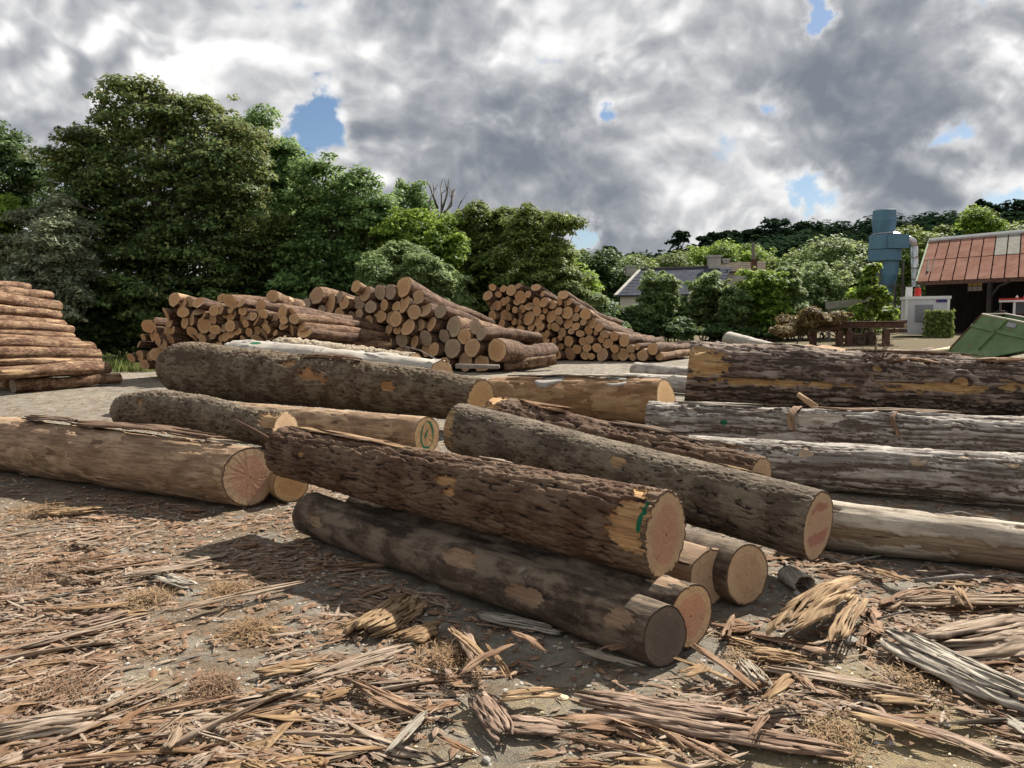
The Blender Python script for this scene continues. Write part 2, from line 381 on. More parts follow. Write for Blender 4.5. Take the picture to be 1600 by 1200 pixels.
# ------------------------------------------------------------------ ground
def graded(lo, hi, step, out_lo, out_hi, g=1.055):
    a = list(np.arange(lo, hi, step)); s = step
    while a[-1] < out_hi: s = min(s * g, 60 if a[-1] > 100 else 1e9); a.append(a[-1] + s)
    b = []; x = lo; s = step
    while x > out_lo: s = min(s * g, 60 if x < -100 else 1e9); x -= s; b.append(x)
    return np.array(b[::-1] + a)
def ground_h(x, y):
    d = np.hypot(x, y)
    near = sstep(d, 60, 20)
    h = .035 * fbm(x * .7, y * .7, 0, 3) + .022 * fbm(x * 3.1, y * 3.1, 4., 3)
    return h * near - .004
def build_ground():
    xs = graded(-4.0, 4.4, .046, -900, 900); ys = graded(2.3, 8.0, .044, -60, 1500)
    Xg, Yg = np.meshgrid(xs, ys)
    d = np.hypot(Xg, Yg)
    Zg = ground_h(Xg, Yg) + .010 * fbm(Xg * 14, Yg * 14, 1., 3, .6) * sstep(d, 16, 8)
    v = np.stack([Xg, Yg, Zg], -1).reshape(-1, 3)
    nx = len(xs); i = np.arange(len(ys) - 1)[:, None] * nx + np.arange(nx - 1)[None]
    f = np.stack([i, i + 1, i + nx + 1, i + nx], -1).reshape(-1, 4)
    m, n, bs, out = new_mat('yard_dirt')
    co = n.node('ShaderNodeNewGeometry').outputs['Position']
    x, y, z = n.sep(co)[:3]
    big = n.noise(co, .8, 5., .6); mid = n.noise(co, 4.5, 6., .62); fine = n.noise(co, 40., 5., .7); grit = n.noise(co, 170., 3., .7)
    c = n.mix(n.smooth(mid, .35, .65), (.245, .215, .175), (.41, .37, .305))
    c = n.mix(n.smooth(big, .40, .62), c, n.mix(n.smooth(mid, .3, .7), (.31, .27, .22), (.50, .45, .37)))
    # pale sawdust trodden in, mostly close to the camera and on the right
    sd = n.math('ADD', n.math('ADD', n.smooth(y, 4.1, 2.6, 0, .24), n.smooth(x, -1.8, 1.5, -.06, .05)), n.math('ADD', big, n.math('MULTIPLY', n.math('SUBTRACT', fine, .5), .35)))
    c = n.mix(n.smooth(sd, .62, .84), c, (.47, .37, .22))
    # brown shredded bark trodden into the dirt, mostly on the left
    br = n.math('ADD', n.math('ADD', n.smooth(x, .5, -2.5, 0, .17), n.smooth(y, 9., 6.5, -.1, .05)), n.noise(n.vmath('MULTIPLY', co, (1, 2.4, 1)), 2.1, 6., .68))
    c = n.mix(n.math('MULTIPLY', n.smooth(br, .60, .72), .6), c, n.mix(n.smooth(fine, .3, .7), (.13, .075, .04), (.33, .21, .115)))
    # green fringe far back by the hedge
    fr = n.math('ADD', n.smooth(y, 23, 30), n.math('MULTIPLY', n.math('SUBTRACT', mid, .5), .8))
    far = n.mix(n.smooth(x, 0, 8), (.05, .085, .022), (.17, .14, .085))
    c = n.mix(n.smooth(fr, .4, .8), c, far)
    c = n.mix(n.smooth(y, 58, 70), c, (.05, .085, .025))
    gf = n.smooth(grit, .35, .68)
    c = n.mix(n.math('MULTIPLY', n.smooth(fine, .34, .50, 1, 0), .62), c, n.mix(.55, c, (.04, .034, .028)))
    c = n.mix(n.math('MULTIPLY', n.smooth(grit, .58, .75), .55), c, (.42, .38, .31))
    n.put(bs.inputs['Base Color'], c); bs.inputs['Roughness'].default_value = .95; bs.inputs['Specular IOR Level'].default_value = .1
    hb = n.math('ADD', n.math('MULTIPLY', mid, 1.2), n.math('ADD', n.math('MULTIPLY', fine, .8), n.math('MULTIPLY', gf, .35)))
    bump(n, bs, hb, .03, 1.0)
    link('ground', raw_mesh('ground', v, f, True, mats=[m]), kind='structure')
build_ground()

# far hill on the right, rising behind the yard
def hill_z(x, y):
    u = x / (y + 1e-6)
    crest = np.interp(u, [-.4, .09, .20, .29, .35, .48, .68, 1.0, 1.6], [7, 13, 15.5, 22, 26, 29, 34, 37, 38])
    return crest * sstep(y, 190, 330) * sstep(u, -.35, .12) - .3
def build_hill():
    us = np.linspace(-.6, 1.6, 60); ys = np.linspace(170, 520, 30)
    U, Yh = np.meshgrid(us, ys); Xh = U * Yh
    Zh = hill_z(Xh, Yh) + 2.5 * fbm(Xh * .01, Yh * .01, 0, 3)
    v = np.stack([Xh, Yh, Zh], -1).reshape(-1, 3); nx = 60
    i = np.arange(29)[:, None] * nx + np.arange(nx - 1)[None]
    f = np.stack([i, i + 1, i + nx + 1, i + nx], -1).reshape(-1, 4)
    link('hill', raw_mesh('hill', v, f, True, mats=[mat_simple('hill_grass', (.028, .045, .018), (.045, .07, .025), .05, .95)]), kind='structure')
build_hill()

# ------------------------------------------------------------------ logs in the foreground
M = {}
M['bark_red'] = mat_bark('bark_dark_red_brown', (0.017, 0.009, 0.006), (0.083, 0.043, 0.025), (0.155, 0.102, 0.066), (.50, .31, .15), (.36, .20, .09), 22, .22, .02)
M['bark_grey'] = mat_bark('bark_grey_flaky', (0.019, 0.014, 0.011), (0.082, 0.060, 0.041), (0.177, 0.143, 0.102), (.42, .28, .15), (.28, .175, .09), 26, .26, .016, lichen=(.16, .16, .085), lich_amt=.15)
M['bark_moss'] = mat_bark('bark_mossy_brown', (0.020, 0.013, 0.009), (0.076, 0.049, 0.030), (0.158, 0.125, 0.083), (.42, .23, .10), (.30, .16, .075), 20, .22, .02, lichen=(.17, .165, .09), lich_amt=.2)
M['bark_dirty'] = mat_bark('bark_thin_dirty', (0.022, 0.015, 0.011), (0.062, 0.042, 0.028), (0.167, 0.127, 0.090), (.20, .12, .07), (.29, .20, .13), 14, .35, .01, lichen=(.20, .18, .13), lich_amt=.15)
M['tan'] = mat_bark('debarked_tan', (0.090, 0.056, 0.034), (0.235, 0.150, 0.088), (0.39, 0.275, 0.175), (0.37, 0.255, 0.16), (0.205, 0.128, 0.078), 16, .2, .004)
M['tan_fresh'] = mat_bark('debarked_orange_tan', (0.145, 0.085, 0.043), (0.255, 0.153, 0.076), (0.340, 0.221, 0.123), (0.306, 0.178, 0.089), (0.191, 0.106, 0.051), 16, .2, .004)
M['cypress'] = mat_bark('bark_stringy_purple_grey', (0.044, 0.029, 0.022), (0.124, 0.086, 0.068), (0.264, 0.208, 0.168), (.48, .32, .15), (.34, .20, .09), 30, .09, .02)
M['cypress_grey'] = mat_bark('bark_stringy_silver', (.085, .062, .047), (.19, .165, .142), (.41, .375, .33), (.52, .45, .36), (.40, .33, .25), 30, .09, .016)
M['silver'] = mat_bark('weathered_white_wood', (.16, .14, .12), (.31, .285, .25), (.45, .425, .39), (.42, .39, .35), (.50, .45, .38), 18, .15, .006)
M['end_salmon'] = mat_end('sawn_end_salmon', (.54, .27, .165), (.58, .39, .22), (.09, .055, .035), .6)
M['end_bands'] = mat_end('sawn_end_banded', (.56, .36, .23), (.58, .40, .24), (.09, .055, .035), .7, bands=[(.52, .12, (.44, .17, .12)), (-.36, .17, (.44, .17, .12))])
M['end_tan'] = mat_end('sawn_end_tan', (.50, .315, .185), (.56, .38, .22), (.12, .075, .045), .5)
M['end_dark'] = mat_end('sawn_end_weathered', (.13, .10, .078), (.17, .13, .095), (.04, .03, .022), .6, dark=.45)
M['end_orange'] = mat_end('sawn_end_orange', (.47, .28, .13), (.52, .34, .17), (.13, .085, .05), .5)

def interp_path(pts, rad, ns):
    pts = np.array(pts, float); rad = np.array(rad, float)
    if len(pts) == 2: s = np.linspace(0, 1, ns)[:, None]; return pts[0] * (1 - s) + pts[1] * s, (rad[0] * (1 - s) + rad[1] * s)[:, 0]
    seg = np.r_[0, np.cumsum(np.linalg.norm(np.diff(pts, axis=0), axis=1))]; seg /= seg[-1]
    k = np.linspace(0, 1, ns)
    P0 = np.stack([np.interp(k, seg, pts[:, i]) for i in range(3)], 1); r0 = np.interp(k, seg, rad)
    w = max(3, ns // 6); ker = np.hanning(w * 2 + 1); ker /= ker.sum()
    def sm(a):
        ext = np.r_[2 * a[0] - a[w:0:-1], a, 2 * a[-1] - a[-2:-w - 2:-1]]
        return np.convolve(ext, ker, 'valid')
    return np.stack([sm(P0[:, i]) for i in range(3)], 1), sm(r0)

def hero_log(label, pts, rad, bark, ends, style, nt=160, ns=240, seed=0, amp=.012, lob=.05, patches=(), knots=(), paint=(), bare_all=None,
             cutturn=(.12, .12), group=None, cat='log', cap_amp=1.0, round_end=(0, 0)):
    """pts[0] = near end. patches: (s 0..1, angle deg from top towards the camera, half length m, half width m); knots likewise with size"""
    q_ = .92 if nt >= 210 else .74; nt, ns = int(nt * q_), int(ns * q_)
    C, r = interp_path(pts, rad, ns)
    T = np.gradient(C, axis=0); T /= np.linalg.norm(T, axis=1)[:, None]
    up = np.array([0, 0, 1.]); S = np.cross(T, up); S /= np.linalg.norm(S, axis=1)[:, None]; U = np.cross(S, T)
    # side vector should point at the camera so that angles count towards it
    mid = ns // 2
    sgn = 1.0 if S[mid] @ (np.array([0, 0, CAM_H]) - C[mid]) > 0 else -1.0
    S = S * sgn
    L = float(np.linalg.norm(np.diff(C, axis=0), axis=1).sum())
    s = np.linspace(0, L, ns)[:, None]; th = (np.arange(nt) / nt * 2 * np.pi - np.pi)[None]     # seam underneath
    rr = r[:, None]; rm = float(r.mean())
    cx, cy = np.cos(th) * rm, np.sin(th) * rm; o = seed * 17.31
    A = lambda k, z, oc=3, ro=.5, w=0: fbm(cx * k + o + w, cy * k + o + w, s * z + o + 0 * th, oc, ro)
    bodyshape = 1 + lob * A(1.6 / rm * .35, .9, 3) * 1.6
    wv = .6 * A(4, 1.5, 2)
    if style == 'plate':      # thick plates split by deep furrows, interlaced along the stem
        a = np.abs(fbm(cx * 15 + wv + o, cy * 15 + wv, s * 3.0 + wv + o, 2, .45)); b = np.abs(fbm(cx * 34 + wv, cy * 34 + o, s * 7 + o, 2, .5))
        h = .62 * sstep(a, .0, .17) + .38 * sstep(b, .0, .17)
        rough = A(55, 40, 3, .6)
        hh = h * .85 + .15 * (rough + .5); disp = amp * (h - .7) + amp * .35 * rough * h
    elif style == 'flaky':    # smaller scaly plates
        a = np.abs(fbm(cx * 15 + wv + o, cy * 15 + wv, s * 4.0 + wv + o, 2, .5)); b = np.abs(fbm(cx * 30 + wv, cy * 30 + o, s * 11 + o, 2, .5)); rough = A(60, 45, 3, .6)
        h = .5 * sstep(a, .0, .15) + .5 * sstep(b, .0, .18); hh = h * .8 + .2 * (rough + .5); disp = amp * (h - .6) * .8 + amp * .55 * rough
    elif style == 'string':   # long fibrous ridges
        a = fbm(cx * 20 + wv * 2 + o, cy * 20 + wv * 2, s * .9 + o, 4, .58); b = fbm(cx * 48 + wv * 3, cy * 48 + o, s * 1.8 + o, 3, .6)
        a2 = np.abs(a); h = np.clip(.5 + 1.1 * a + .6 * b, 0, 1) * sstep(a2, .0, .05)
        flk = sstep(A(5, 2.2, 3), .12, .2)
        hh = h; disp = amp * (h - .5) + amp * .55 * flk + amp * .3 * b
    else:                     # smooth, debarked or thin-barked
        a = A(9, 1.2, 4, .55); b = A(30, 3.0, 3, .55)
        h = np.clip(.6 + .9 * a + .3 * b, 0, 1); hh = h; disp = amp * (a + .5 * b)
    ang = np.degrees(th)
    bare = np.zeros((ns, nt)) if bare_all is None else sstep(A(2.2, 1.1, 5, .6) + .35 * A(14, 3, 3), bare_all - .03, bare_all + .03)
    nz = A(7, 5, 4, .6) * 1.2 + 1.1 * A(30, 2.5, 4, .6)
    pt = np.zeros((ns, nt))
    for (ps, pa, hl, hw) in patches:
        dd = np.sqrt(((s - ps * L) / hl) ** 2 + ((ang - pa) * math.pi / 180 * rm / hw) ** 2)
        bare = np.maximum(bare, sstep(1.0 - dd + .9 * nz, -.03, .06))
    for (ps, pa, hl, hw) in paint:
        dd = np.sqrt(((s - ps * L) / hl) ** 2 + ((ang - pa) * math.pi / 180 * rm / hw) ** 2)
        pt = np.maximum(pt, np.clip(1.25 - dd, 0, 1))
    disp = disp * (1 - bare) + bare * (-amp * 1.0 + amp * .12 * A(40, 3, 3))
    hh = hh * (1 - bare) + .8 * bare
    for (ps, pa, kz, depth) in knots:
        dd = np.sqrt(((s - ps * L) / (kz * 1.7)) ** 2 + ((ang - pa) * math.pi / 180 * rm / kz) ** 2)
        disp = disp + depth * np.exp(-((dd - 1.0) / .35) ** 2) - depth * .5 * np.exp(-(dd / .55) ** 2)
        hh = hh * (1 - np.exp(-((dd - .62) / .12) ** 2) * .9); bare = np.maximum(bare, sstep(dd, .55, .45) * .8)
    rad_ = rr * bodyshape + disp
    for e, am in ((0, round_end[0]), (1, round_end[1])):   # worn, rounded butt
        if am > 0:
            q = (s / am if e == 0 else (L - s) / am); q = np.clip(q, 0, 1)
            rad_ = rad_ * np.sqrt(np.clip(1 - (1 - q) ** 2.2 * .94, .02, 1))
    V = C[:, None, :] + rad_[..., None] * (np.cos(th)[..., None] * U[:, None, :] + np.sin(th)[..., None] * S[:, None, :])
    # saw cuts: planes turned a little from square
    planes = []
    for e in (0, 1):
        idx = 0 if e == 0 else -1; t = -T[0] if e == 0 else T[-1]
        tc = unit(np.array([0, 0, CAM_H]) - C[idx])
        ct = cutturn[e]
        nrm = unit(t + (ct * tc if not isinstance(ct, (tuple, list)) else np.array(ct)))
        planes.append(nrm)
        k = (s if e == 0 else L - s)[..., None]; fade = np.clip(1 - k / (2.2 * rm), 0, 1) ** 1.5
        d = ((V[idx] - C[idx]) @ nrm) / (t @ nrm)
        V = V - fade * (d[None, :, None] * t[None, None, :])
    base = np.array([C[:, 0].mean(), C[:, 1].mean(), 0.0])
    root = thing('log', label, cat, base, group)
    v = V.reshape(-1, 3)
    i = np.arange(ns - 1)[:, None] * nt + np.arange(nt)[None]; j = np.arange(ns - 1)[:, None] * nt + (np.arange(nt)[None] + 1) % nt
    f = np.stack([i, j, j + nt, i + nt], -1).reshape(-1, 4)
    if sgn < 0: f = f[:, ::-1]
    k1 = np.arange(nt)[None] / nt * 2 * np.pi * rm; k2 = (np.arange(nt)[None] + 1) / nt * 2 * np.pi * rm; s0 = s[:-1] + 0 * k1; s1 = s[1:] + 0 * k1
    quv = np.stack([np.stack([k1 + 0 * s0, s0], -1), np.stack([k2 + 0 * s0, s0], -1), np.stack([k2 + 0 * s0, s1], -1), np.stack([k1 + 0 * s0, s1], -1)], 2)
    if sgn < 0: quv = quv[:, :, ::-1]
    me = raw_mesh('bark', v - base, f, True, dict(h=hh, bare=bare, paint=pt), quv.reshape(-1, 2), [bark])
    link('bark', me, root)
    for e in (0, 1):
        if ends[e] is None: continue
        ring = V[0 if e == 0 else -1]; c = ring.mean(0); nr = 9
        nr = 6; fr = np.r_[np.linspace(0, .9, nr - 2), .965, 1.0]
        vs = [c]; uv_ = [(0, 0)]
        nrm = planes[e]
        a1 = unit(np.cross(nrm, up)); a2 = np.cross(a1, nrm)
        for q in fr[1:]:
            rg = c + (ring - c) * q + nrm * (.0012 * perlin(ring[:, 0] * 40, ring[:, 2] * 40, q * 9) if q < 1 else 0)[:, None] if q < 1 else ring
            vs.extend(rg); 
        vs = np.array(vs)
        rel = ring - c; rl = np.linalg.norm(rel, axis=1, keepdims=True)
        dx = (rel @ a1)[:, None] / rl; dz = (rel @ a2)[:, None] / rl
        uvv = np.concatenate([[[0, 0]]] + [np.concatenate([dx * q, dz * q], 1) for q in fr[1:]])
        fs = []; 
        K = np.arange(nt); K2 = (K + 1) % nt
        tri = np.stack([0 * K, 1 + K, 1 + K2], -1)
        qs = np.concatenate([np.stack([1 + a * nt + K, 1 + (a + 1) * nt + K, 1 + (a + 1) * nt + K2, 1 + a * nt + K2], -1) for a in range(len(fr) - 2)])
        allq = np.concatenate([qs[:, [0, 1, 2]], qs[:, [0, 2, 3]], tri])
        nn = np.cross(vs[allq[-1, 1]] - vs[allq[-1, 0]], vs[allq[-1, 2]] - vs[allq[-1, 0]])
        if nn @ nrm < 0: allq = allq[:, ::-1]
        me = raw_mesh('cut_end', vs - base, allq, True, uv=uvv[allq.ravel()], mats=[ends[e]])
        link('cut_end', me, root)
    root['_axis'] = 0; del root['_axis']
    return root, C, r, planes, (U, S, T)

def pg(px, py, rp):      # a log centre on the ground from pixel centre and pixel radius
    Y = groundY(px, py, rp); return W(px, py, Y), rp * Y / F
def pe(px, py, rp, Y): return W(px, py, Y), rp * Y / F
def two(a, b): return [a[0], b[0]], [a[1], b[1]]

def stub_disc(root, C, r, frame, k, angdeg, size, mat, out=.0, name='branch_scar'):
    """sawn branch stub: a low oval boss with a flat pale face"""
    U, S, T = frame; a = math.radians(angdeg); k = int(k * .74)
    nrm = math.cos(a) * U[k] + math.sin(a) * S[k]; t = T[k]; b = np.cross(nrm, t)
    c0 = C[k] + nrm * (r[k] * 1.0 + out); n = 20
    vs = []; prof = [(1.18, -.35), (1.12, .10), (1.0, .22), (.86, .24), (.45, .21), (.0, .20)]
    for (q, hgt) in prof[:-1]:
        for j in range(n):
            g = 2 * math.pi * j / n; wob = 1 + .07 * math.sin(3 * g + k) + .04 * math.sin(5 * g)
            vs.append(c0 + size * (q * wob * (1.35 * math.cos(g) * t + math.sin(g) * b) + hgt * nrm * .7))
    vs.append(c0 + size * .2 * .7 * nrm)
    fs = [(i * n + j, i * n + (j + 1) % n, (i + 1) * n + (j + 1) % n, (i + 1) * n + j) for i in range(len(prof) - 2) for j in range(n)]
    fs += [((len(prof) - 2) * n + j, (len(prof) - 2) * n + (j + 1) % n, len(vs) - 1) for j in range(n)]
    me = raw_mesh(name, np.array(vs), fs, True, mats=[mat])
    me.validate(); 
    return part(name, me, root)
M['scar'] = mat_simple('grey_branch_scar', (.36, .33, .30), (.24, .215, .19), 14., .8, 90., .003, stretch=(1, 1, 3))
M['scar_tan'] = mat_simple('tan_branch_scar', (.42, .33, .22), (.30, .21, .13), 14., .8, 90., .003)

# left: debarked tan trunk
a = pg(390, 745, 48.5); b = pg(0, 692, 43); bx = b[0] + (b[0] - a[0]) * .75
H1 = hero_log('smooth debarked tan trunk at far left with salmon sawn end and bark flap on top', [a[0], b[0], bx], [a[1], b[1], b[1] * 1.02], M['tan'], (M['end_salmon'], M['end_tan']),
              'smooth', 150, 260, 1, .010, .05, knots=[(.055, 95, .05, .03), (.16, 35, .025, .012), (.33, 60, .03, .01)], cutturn=(.38, 0), bare_all=-.05)
# its neighbour, mostly hidden
a = pg(462, 752, 30); b = (a[0] + np.array([-.1, 1.3, 0]), a[1])
a = pg(455, 757, 29); dirh = unit(np.array([-.62, .78, 0])); b = (a[0] + dirh * 1.2, a[1])
H2 = hero_log('short orange-ended log tucked between the left tan trunk and the dark bark log', *two(a, b), M['tan_fresh'], (M['end_orange'], M['end_tan']), 'smooth', 60, 60, 2, .008, .05)

# front pile
D = hero_log('lowest front log with thin dirty grey bark and a dark weathered sawn end', *two(pg(1040, 994, 49), pg(485, 803, 34)), M['bark_dirty'], (M['end_dark'], M['end_tan']),
             'smooth', 150, 340, 3, .009, .07, patches=[(.42, 48, .13, .05), (.24, 75, .10, .05), (.06, 62, .12, .045), (.90, 78, .07, .04)], cutturn=(.28, .1))
A = hero_log('thick dark furrowed red-brown log topping the front pile, its large sawn end salmon', *two(pe(1040, 836, 70, 3.68), pe(446, 705, 39.5, 5.75)), M['bark_red'], (M['end_salmon'], M['end_tan']),
             'plate', 230, 420, 4, .021, .05, patches=[(.035, 62, .085, .16), (.42, 60, .13, .035), (.405, 76, .07, .03), (.36, -12, .12, .018), (.78, -10, .42, .02), (.86, 70, .04, .02)],
             paint=[(.012, 40, .02, .05), (.016, 62, .018, .07)], cutturn=((.10, -.07, 0.03), .1))
E = hero_log('log directly behind the lowest front one, salmon sawn end with a pale bark lip', *two(pg(1080, 962, 52), pg(560, 800, 34)), M['bark_dirty'], (M['end_salmon'], M['end_tan']),
             'smooth', 120, 160, 5, .010, .07, patches=[(.05, 0, .12, .1)], cutturn=(.22, .1))
Fl = hero_log('middle log of the three short sawn ends under the front pile, ragged lower edge', *two(pg(1108, 902, 49), pg(760, 800, 36)), M['bark_dirty'], (M['end_tan'], M['end_tan']),
              'smooth', 110, 120, 6, .014, .14, bare_all=.0, cutturn=(.20, .1))
Gl = hero_log('rear log of the three short sawn ends under the front pile, nearly round pinkish face', *two(pg(1168, 898, 48.5), pg(860, 812, 38)), M['bark_dirty'], (M['end_tan'], M['end_tan']),
              'smooth', 110, 120, 7, .008, .05, cutturn=(.25, .1))
Cc = hero_log('grey flaky-barked log lying across the pile, end striped with two red bands', *two(pe(1279, 822, 56.5, 4.35), pe(716, 668, 39, 6.45)), M['bark_grey'], (M['end_bands'], M['end_tan']),
              'flaky', 210, 420, 8, .011, .06, patches=[(.24, -14, .10, .03), (.12, -32, .2, .02), (.56, -14, .16, .02), (.66, -22, .13, .02), (.985, 80, .07, .16), (.43, 55, .05, .04)], cutturn=((.05, -.10, .02), (.1, -.25, 0)))
Hl = hero_log('shaggy red-brown barked log behind the grey one, short pale sawn end showing', *two(pe(1188, 750, 37, 5.25), pe(752, 664, 48, 6.95)), M['bark_red'], (M['end_tan'], M['end_orange']),
              'plate', 160, 300, 9, .022, .08, patches=[(.10, -18, .20, .035), (.30, -25, .30, .03), (.97, 0, .16, .14), (.45, -30, .10, .02)], cutturn=(.1, (-.35, -.25, .55)))
# log with the green ring
a = pg(667, 680, 30); b = pg(345, 650, 24)
I_ = hero_log('smooth tan log with a green painted ring on its small sawn end', *two(a, b), M['tan'], (M['end_orange'], M['end_tan']), 'smooth', 90, 160, 10, .008, .06, bare_all=-.02, cutturn=(.1, .1))
def ring_mark(Hh, size, mat, thick=.16):
    root, C, r, planes, fr = Hh
    nrm = planes[0]; c = C[0] + nrm * .006; a1 = unit(np.cross(nrm, [0, 0, 1])); a2 = np.cross(a1, nrm); rad = r[0] * size
    n = 36; vs = []; 
    for j in range(n):
        g = 2 * math.pi * j / n
        for q in (1 - thick * (1 + .35 * math.sin(3 * g)), 1 + thick * .6 * math.cos(2 * g + 1)):
            vs.append(c + rad * q * (.62 * math.cos(g) * a1 + math.sin(g) * a2))
    fs = [(2 * j, 2 * j + 1, 2 * ((j + 1) % n) + 1, 2 * ((j + 1) % n)) for j in range(n)]
    b = len(vs)    # slanting tail stroke
    p0 = c + rad * (-.05 * a1 + .35 * a2); p1 = c + rad * (.22 * a1 - .15 * a2); wv = rad * .09
    vs += [p0 - wv * a1, p0 + wv * a1, p1 + wv * a1, p1 - wv * a1]; fs.append((b, b + 1, b + 2, b + 3))
    part('paint_ring', raw_mesh('paint_ring', np.array(vs), fs, mats=[mat]), root)
M['green_paint'] = mat_simple('green_marker_paint', (.012, .10, .05), (.03, .15, .08), 40., .6)
ring_mark(I_, .78, M['green_paint'])

# crooked dark log on the left
P_ = [pe(446, 674, 30, 9.0), pe(400, 668, 27, 9.15), pe(335, 650, 27, 9.55), pe(262, 636, 27, 10.1), pe(186, 642, 28, 10.4)]
for q in P_: q[0][2] = max(q[1] * .9, q[0][2])
J_ = hero_log('crooked grey-brown mossy log with a worn pale hollow at its right end', [q[0] for q in P_], [q[1] for q in P_], M['bark_grey'], (M['end_tan'], M['end_tan']),
              'flaky', 130, 260, 11, .035, .13, patches=[(.03, 40, .20, .16), (.80, 60, .05, .05)], cutturn=((.15, -.1, .25), .1), round_end=(0, .18))
# the big mossy trunk
P_ = [pe(752, 626, 33, 10.1), pe(600, 606, 38, 11.0), pe(430, 590, 41, 12.3), pe(300, 577, 42, 13.3), pe(262, 572, 37, 13.7)]
K_ = hero_log('huge mossy brown trunk with a rounded left butt, orange wood showing in torn patches', [q[0] for q in P_], [q[1] for q in P_], M['bark_moss'], (M['end_orange'], M['end_tan']),
              'flaky', 190, 420, 12, .040, .08, patches=[(.58, 0, .25, .10), (.42, 70, .34, .09), (.30, -10, .12, .05), (.5, 45, .15, .06), (.20, 75, .12, .08), (.41, 12, .12, .04)], cutturn=(.15, .1), round_end=(0, .55))
# pale trunks behind it
P_ = [pe(690, 590, 29, 14.0), pe(560, 573, 27, 14.9), pe(430, 563, 28, 15.6), pe(385, 562, 33, 15.9), pe(352, 566, 30, 16.1)]
O_ = hero_log('bleached white bare trunk with a swollen left end behind the huge mossy trunk', [q[0] for q in P_], [q[1] for q in P_], M['silver'], (M['end_tan'], M['end_tan']),
              'smooth', 110, 220, 13, .022, .12, bare_all=-.2, cutturn=(.35, .1), round_end=(0, .35), paint=[(.82, 20, .15, .08)])
a = pe(648, 578, 27, 16.2); b = pe(425, 557, 34, 17.6)
M['cream'] = mat_bark('bark_cream_flaking', (.07, .05, .035), (.22, .175, .12), (.38, .32, .24), (.38, .32, .24), (.27, .21, .145), 18, .3, .02)
P2_ = hero_log('cream weathered trunk with flaking bark, behind the white trunk', [a[0], b[0]], [a[1], b[1]], M['cream'], (M['end_tan'], M['end_tan']), 'flaky', 110, 200, 14, .04, .10,
               patches=[(.3, 0, .8, .12), (.8, 0, .6, .2)], round_end=(0, .4))
# tan log with grey burls
a = pe(1042, 628, 37, 10.6); b = pe(770, 622, 34, 12.0)
N_ = hero_log('orange-tan debarked log with a strip of grey bark and large oval grey burls on top', *two(a, b), M['tan_fresh'], (M['end_orange'], M['end_orange']), 'smooth', 130, 240, 15, .012, .06, bare_all=-.05,
              cutturn=((.3, -.3, .25), .1))
for k, ang, sz in ((150, 14, .17), (95, 5, .10), (60, 20, .13), (30, 8, .10), (190, -4, .12), (215, 8, .09)):
    stub_disc(N_[0], N_[1], N_[2], N_[4], k, ang, sz, M['scar'] if sz > .12 else M['scar_tan'], -.035)

# right-hand group of stringy-barked trunks
a = pe(1074, 583, 49, 11.9); b = pe(1600, 607, 43, 11.2)
bx = b[0] + (b[0] - a[0]) * .45
R1 = hero_log('thickest trunk of the right group, purple-grey stringy bark with a low tan stripe', [a[0], b[0], bx], [a[1], b[1], b[1] * .95], M['cypress'], (M['end_orange'], M['end_tan']),
              'string', 190, 420, 16, .045, .06, patches=[(.02, 62, .40, .22), (.50, 92, .75, .07), (.18, 97, .9, .045), (.70, 82, .6, .09), (.42, -8, .8, .06), (.15, -15, .4, .05)], knots=[(.38, 60, .09, .05), (.54, 80, .13, .05), (.05, 55, .12, .04)], cutturn=((0, .10, .05), 0))
a = pg(1012, 661, 31.5); b = pg(1600, 690, 39); bx = b[0] + (b[0] - a[0]) * .4
R2 = hero_log('silvery stringy-barked trunk just below the thickest one, bark hanging in two torn strips', [a[0], b[0], bx], [a[1], b[1], b[1]], M['cypress_grey'], (M['end_tan'], M['end_tan']),
              'string', 170, 400, 17, .026, .06, knots=[(.10, 25, .05, .025), (.36, 60, .05, .03), (.28, 22, .04, .02), (.60, 60, .05, .025), (.48, 15, .05, .02)], patches=[(.35, 45, .3, .09)], cutturn=((-.1, -.1, 0), 0), paint=[(.175, 70, .05, .04)])
a = pe(1075, 718, 36, 7.1); b = pe(1600, 770, 43, 5.95); bx = b[0] + (b[0] - a[0]) * .35
for q in (a, b, ): q[0][2] = max(q[0][2], q[1] * .95)
bx[2] = b[0][2]
R3 = hero_log('silver trunk with a row of round pale branch scars, third down in the right group', [a[0], b[0], bx], [a[1], b[1], b[1]], M['cypress_grey'], (M['end_tan'], M['end_tan']),
              'string', 170, 420, 18, .014, .05, knots=[(.225, 42, .035, .02), (.29, 28, .03, .012)])
for k, ang, sz in ((122, 46, .042), (222, 44, .05), (262, 22, .045), (296, 34, .05)):
    stub_disc(R3[0], R3[1], R3[2], R3[4], k, ang, sz, M['scar_tan'], -.01)
a = pg(1235, 812, 39); b = pg(1600, 855, 38.5); bx = b[0] + (b[0] - a[0]) * .5
R4 = hero_log('pale bare weathered trunk lowest in the right group, nearest the bark litter', [a[0], b[0], bx], [a[1], b[1], b[1]], M['silver'], (M['end_tan'], M['end_tan']),
              'smooth', 140, 320, 19, .012, .07, bare_all=.12, patches=[(.5, 95, 1.5, .05)], cutturn=(0, 0))
M['bare_brown'] = mat_bark('weathered_brown_bare', (.10, .07, .045), (.27, .225, .175), (.44, .385, .31), (.30, .225, .15), (.21, .15, .10), 22, .1, .008)
R4[0].children[0].data.materials[0] = M['bare_brown']
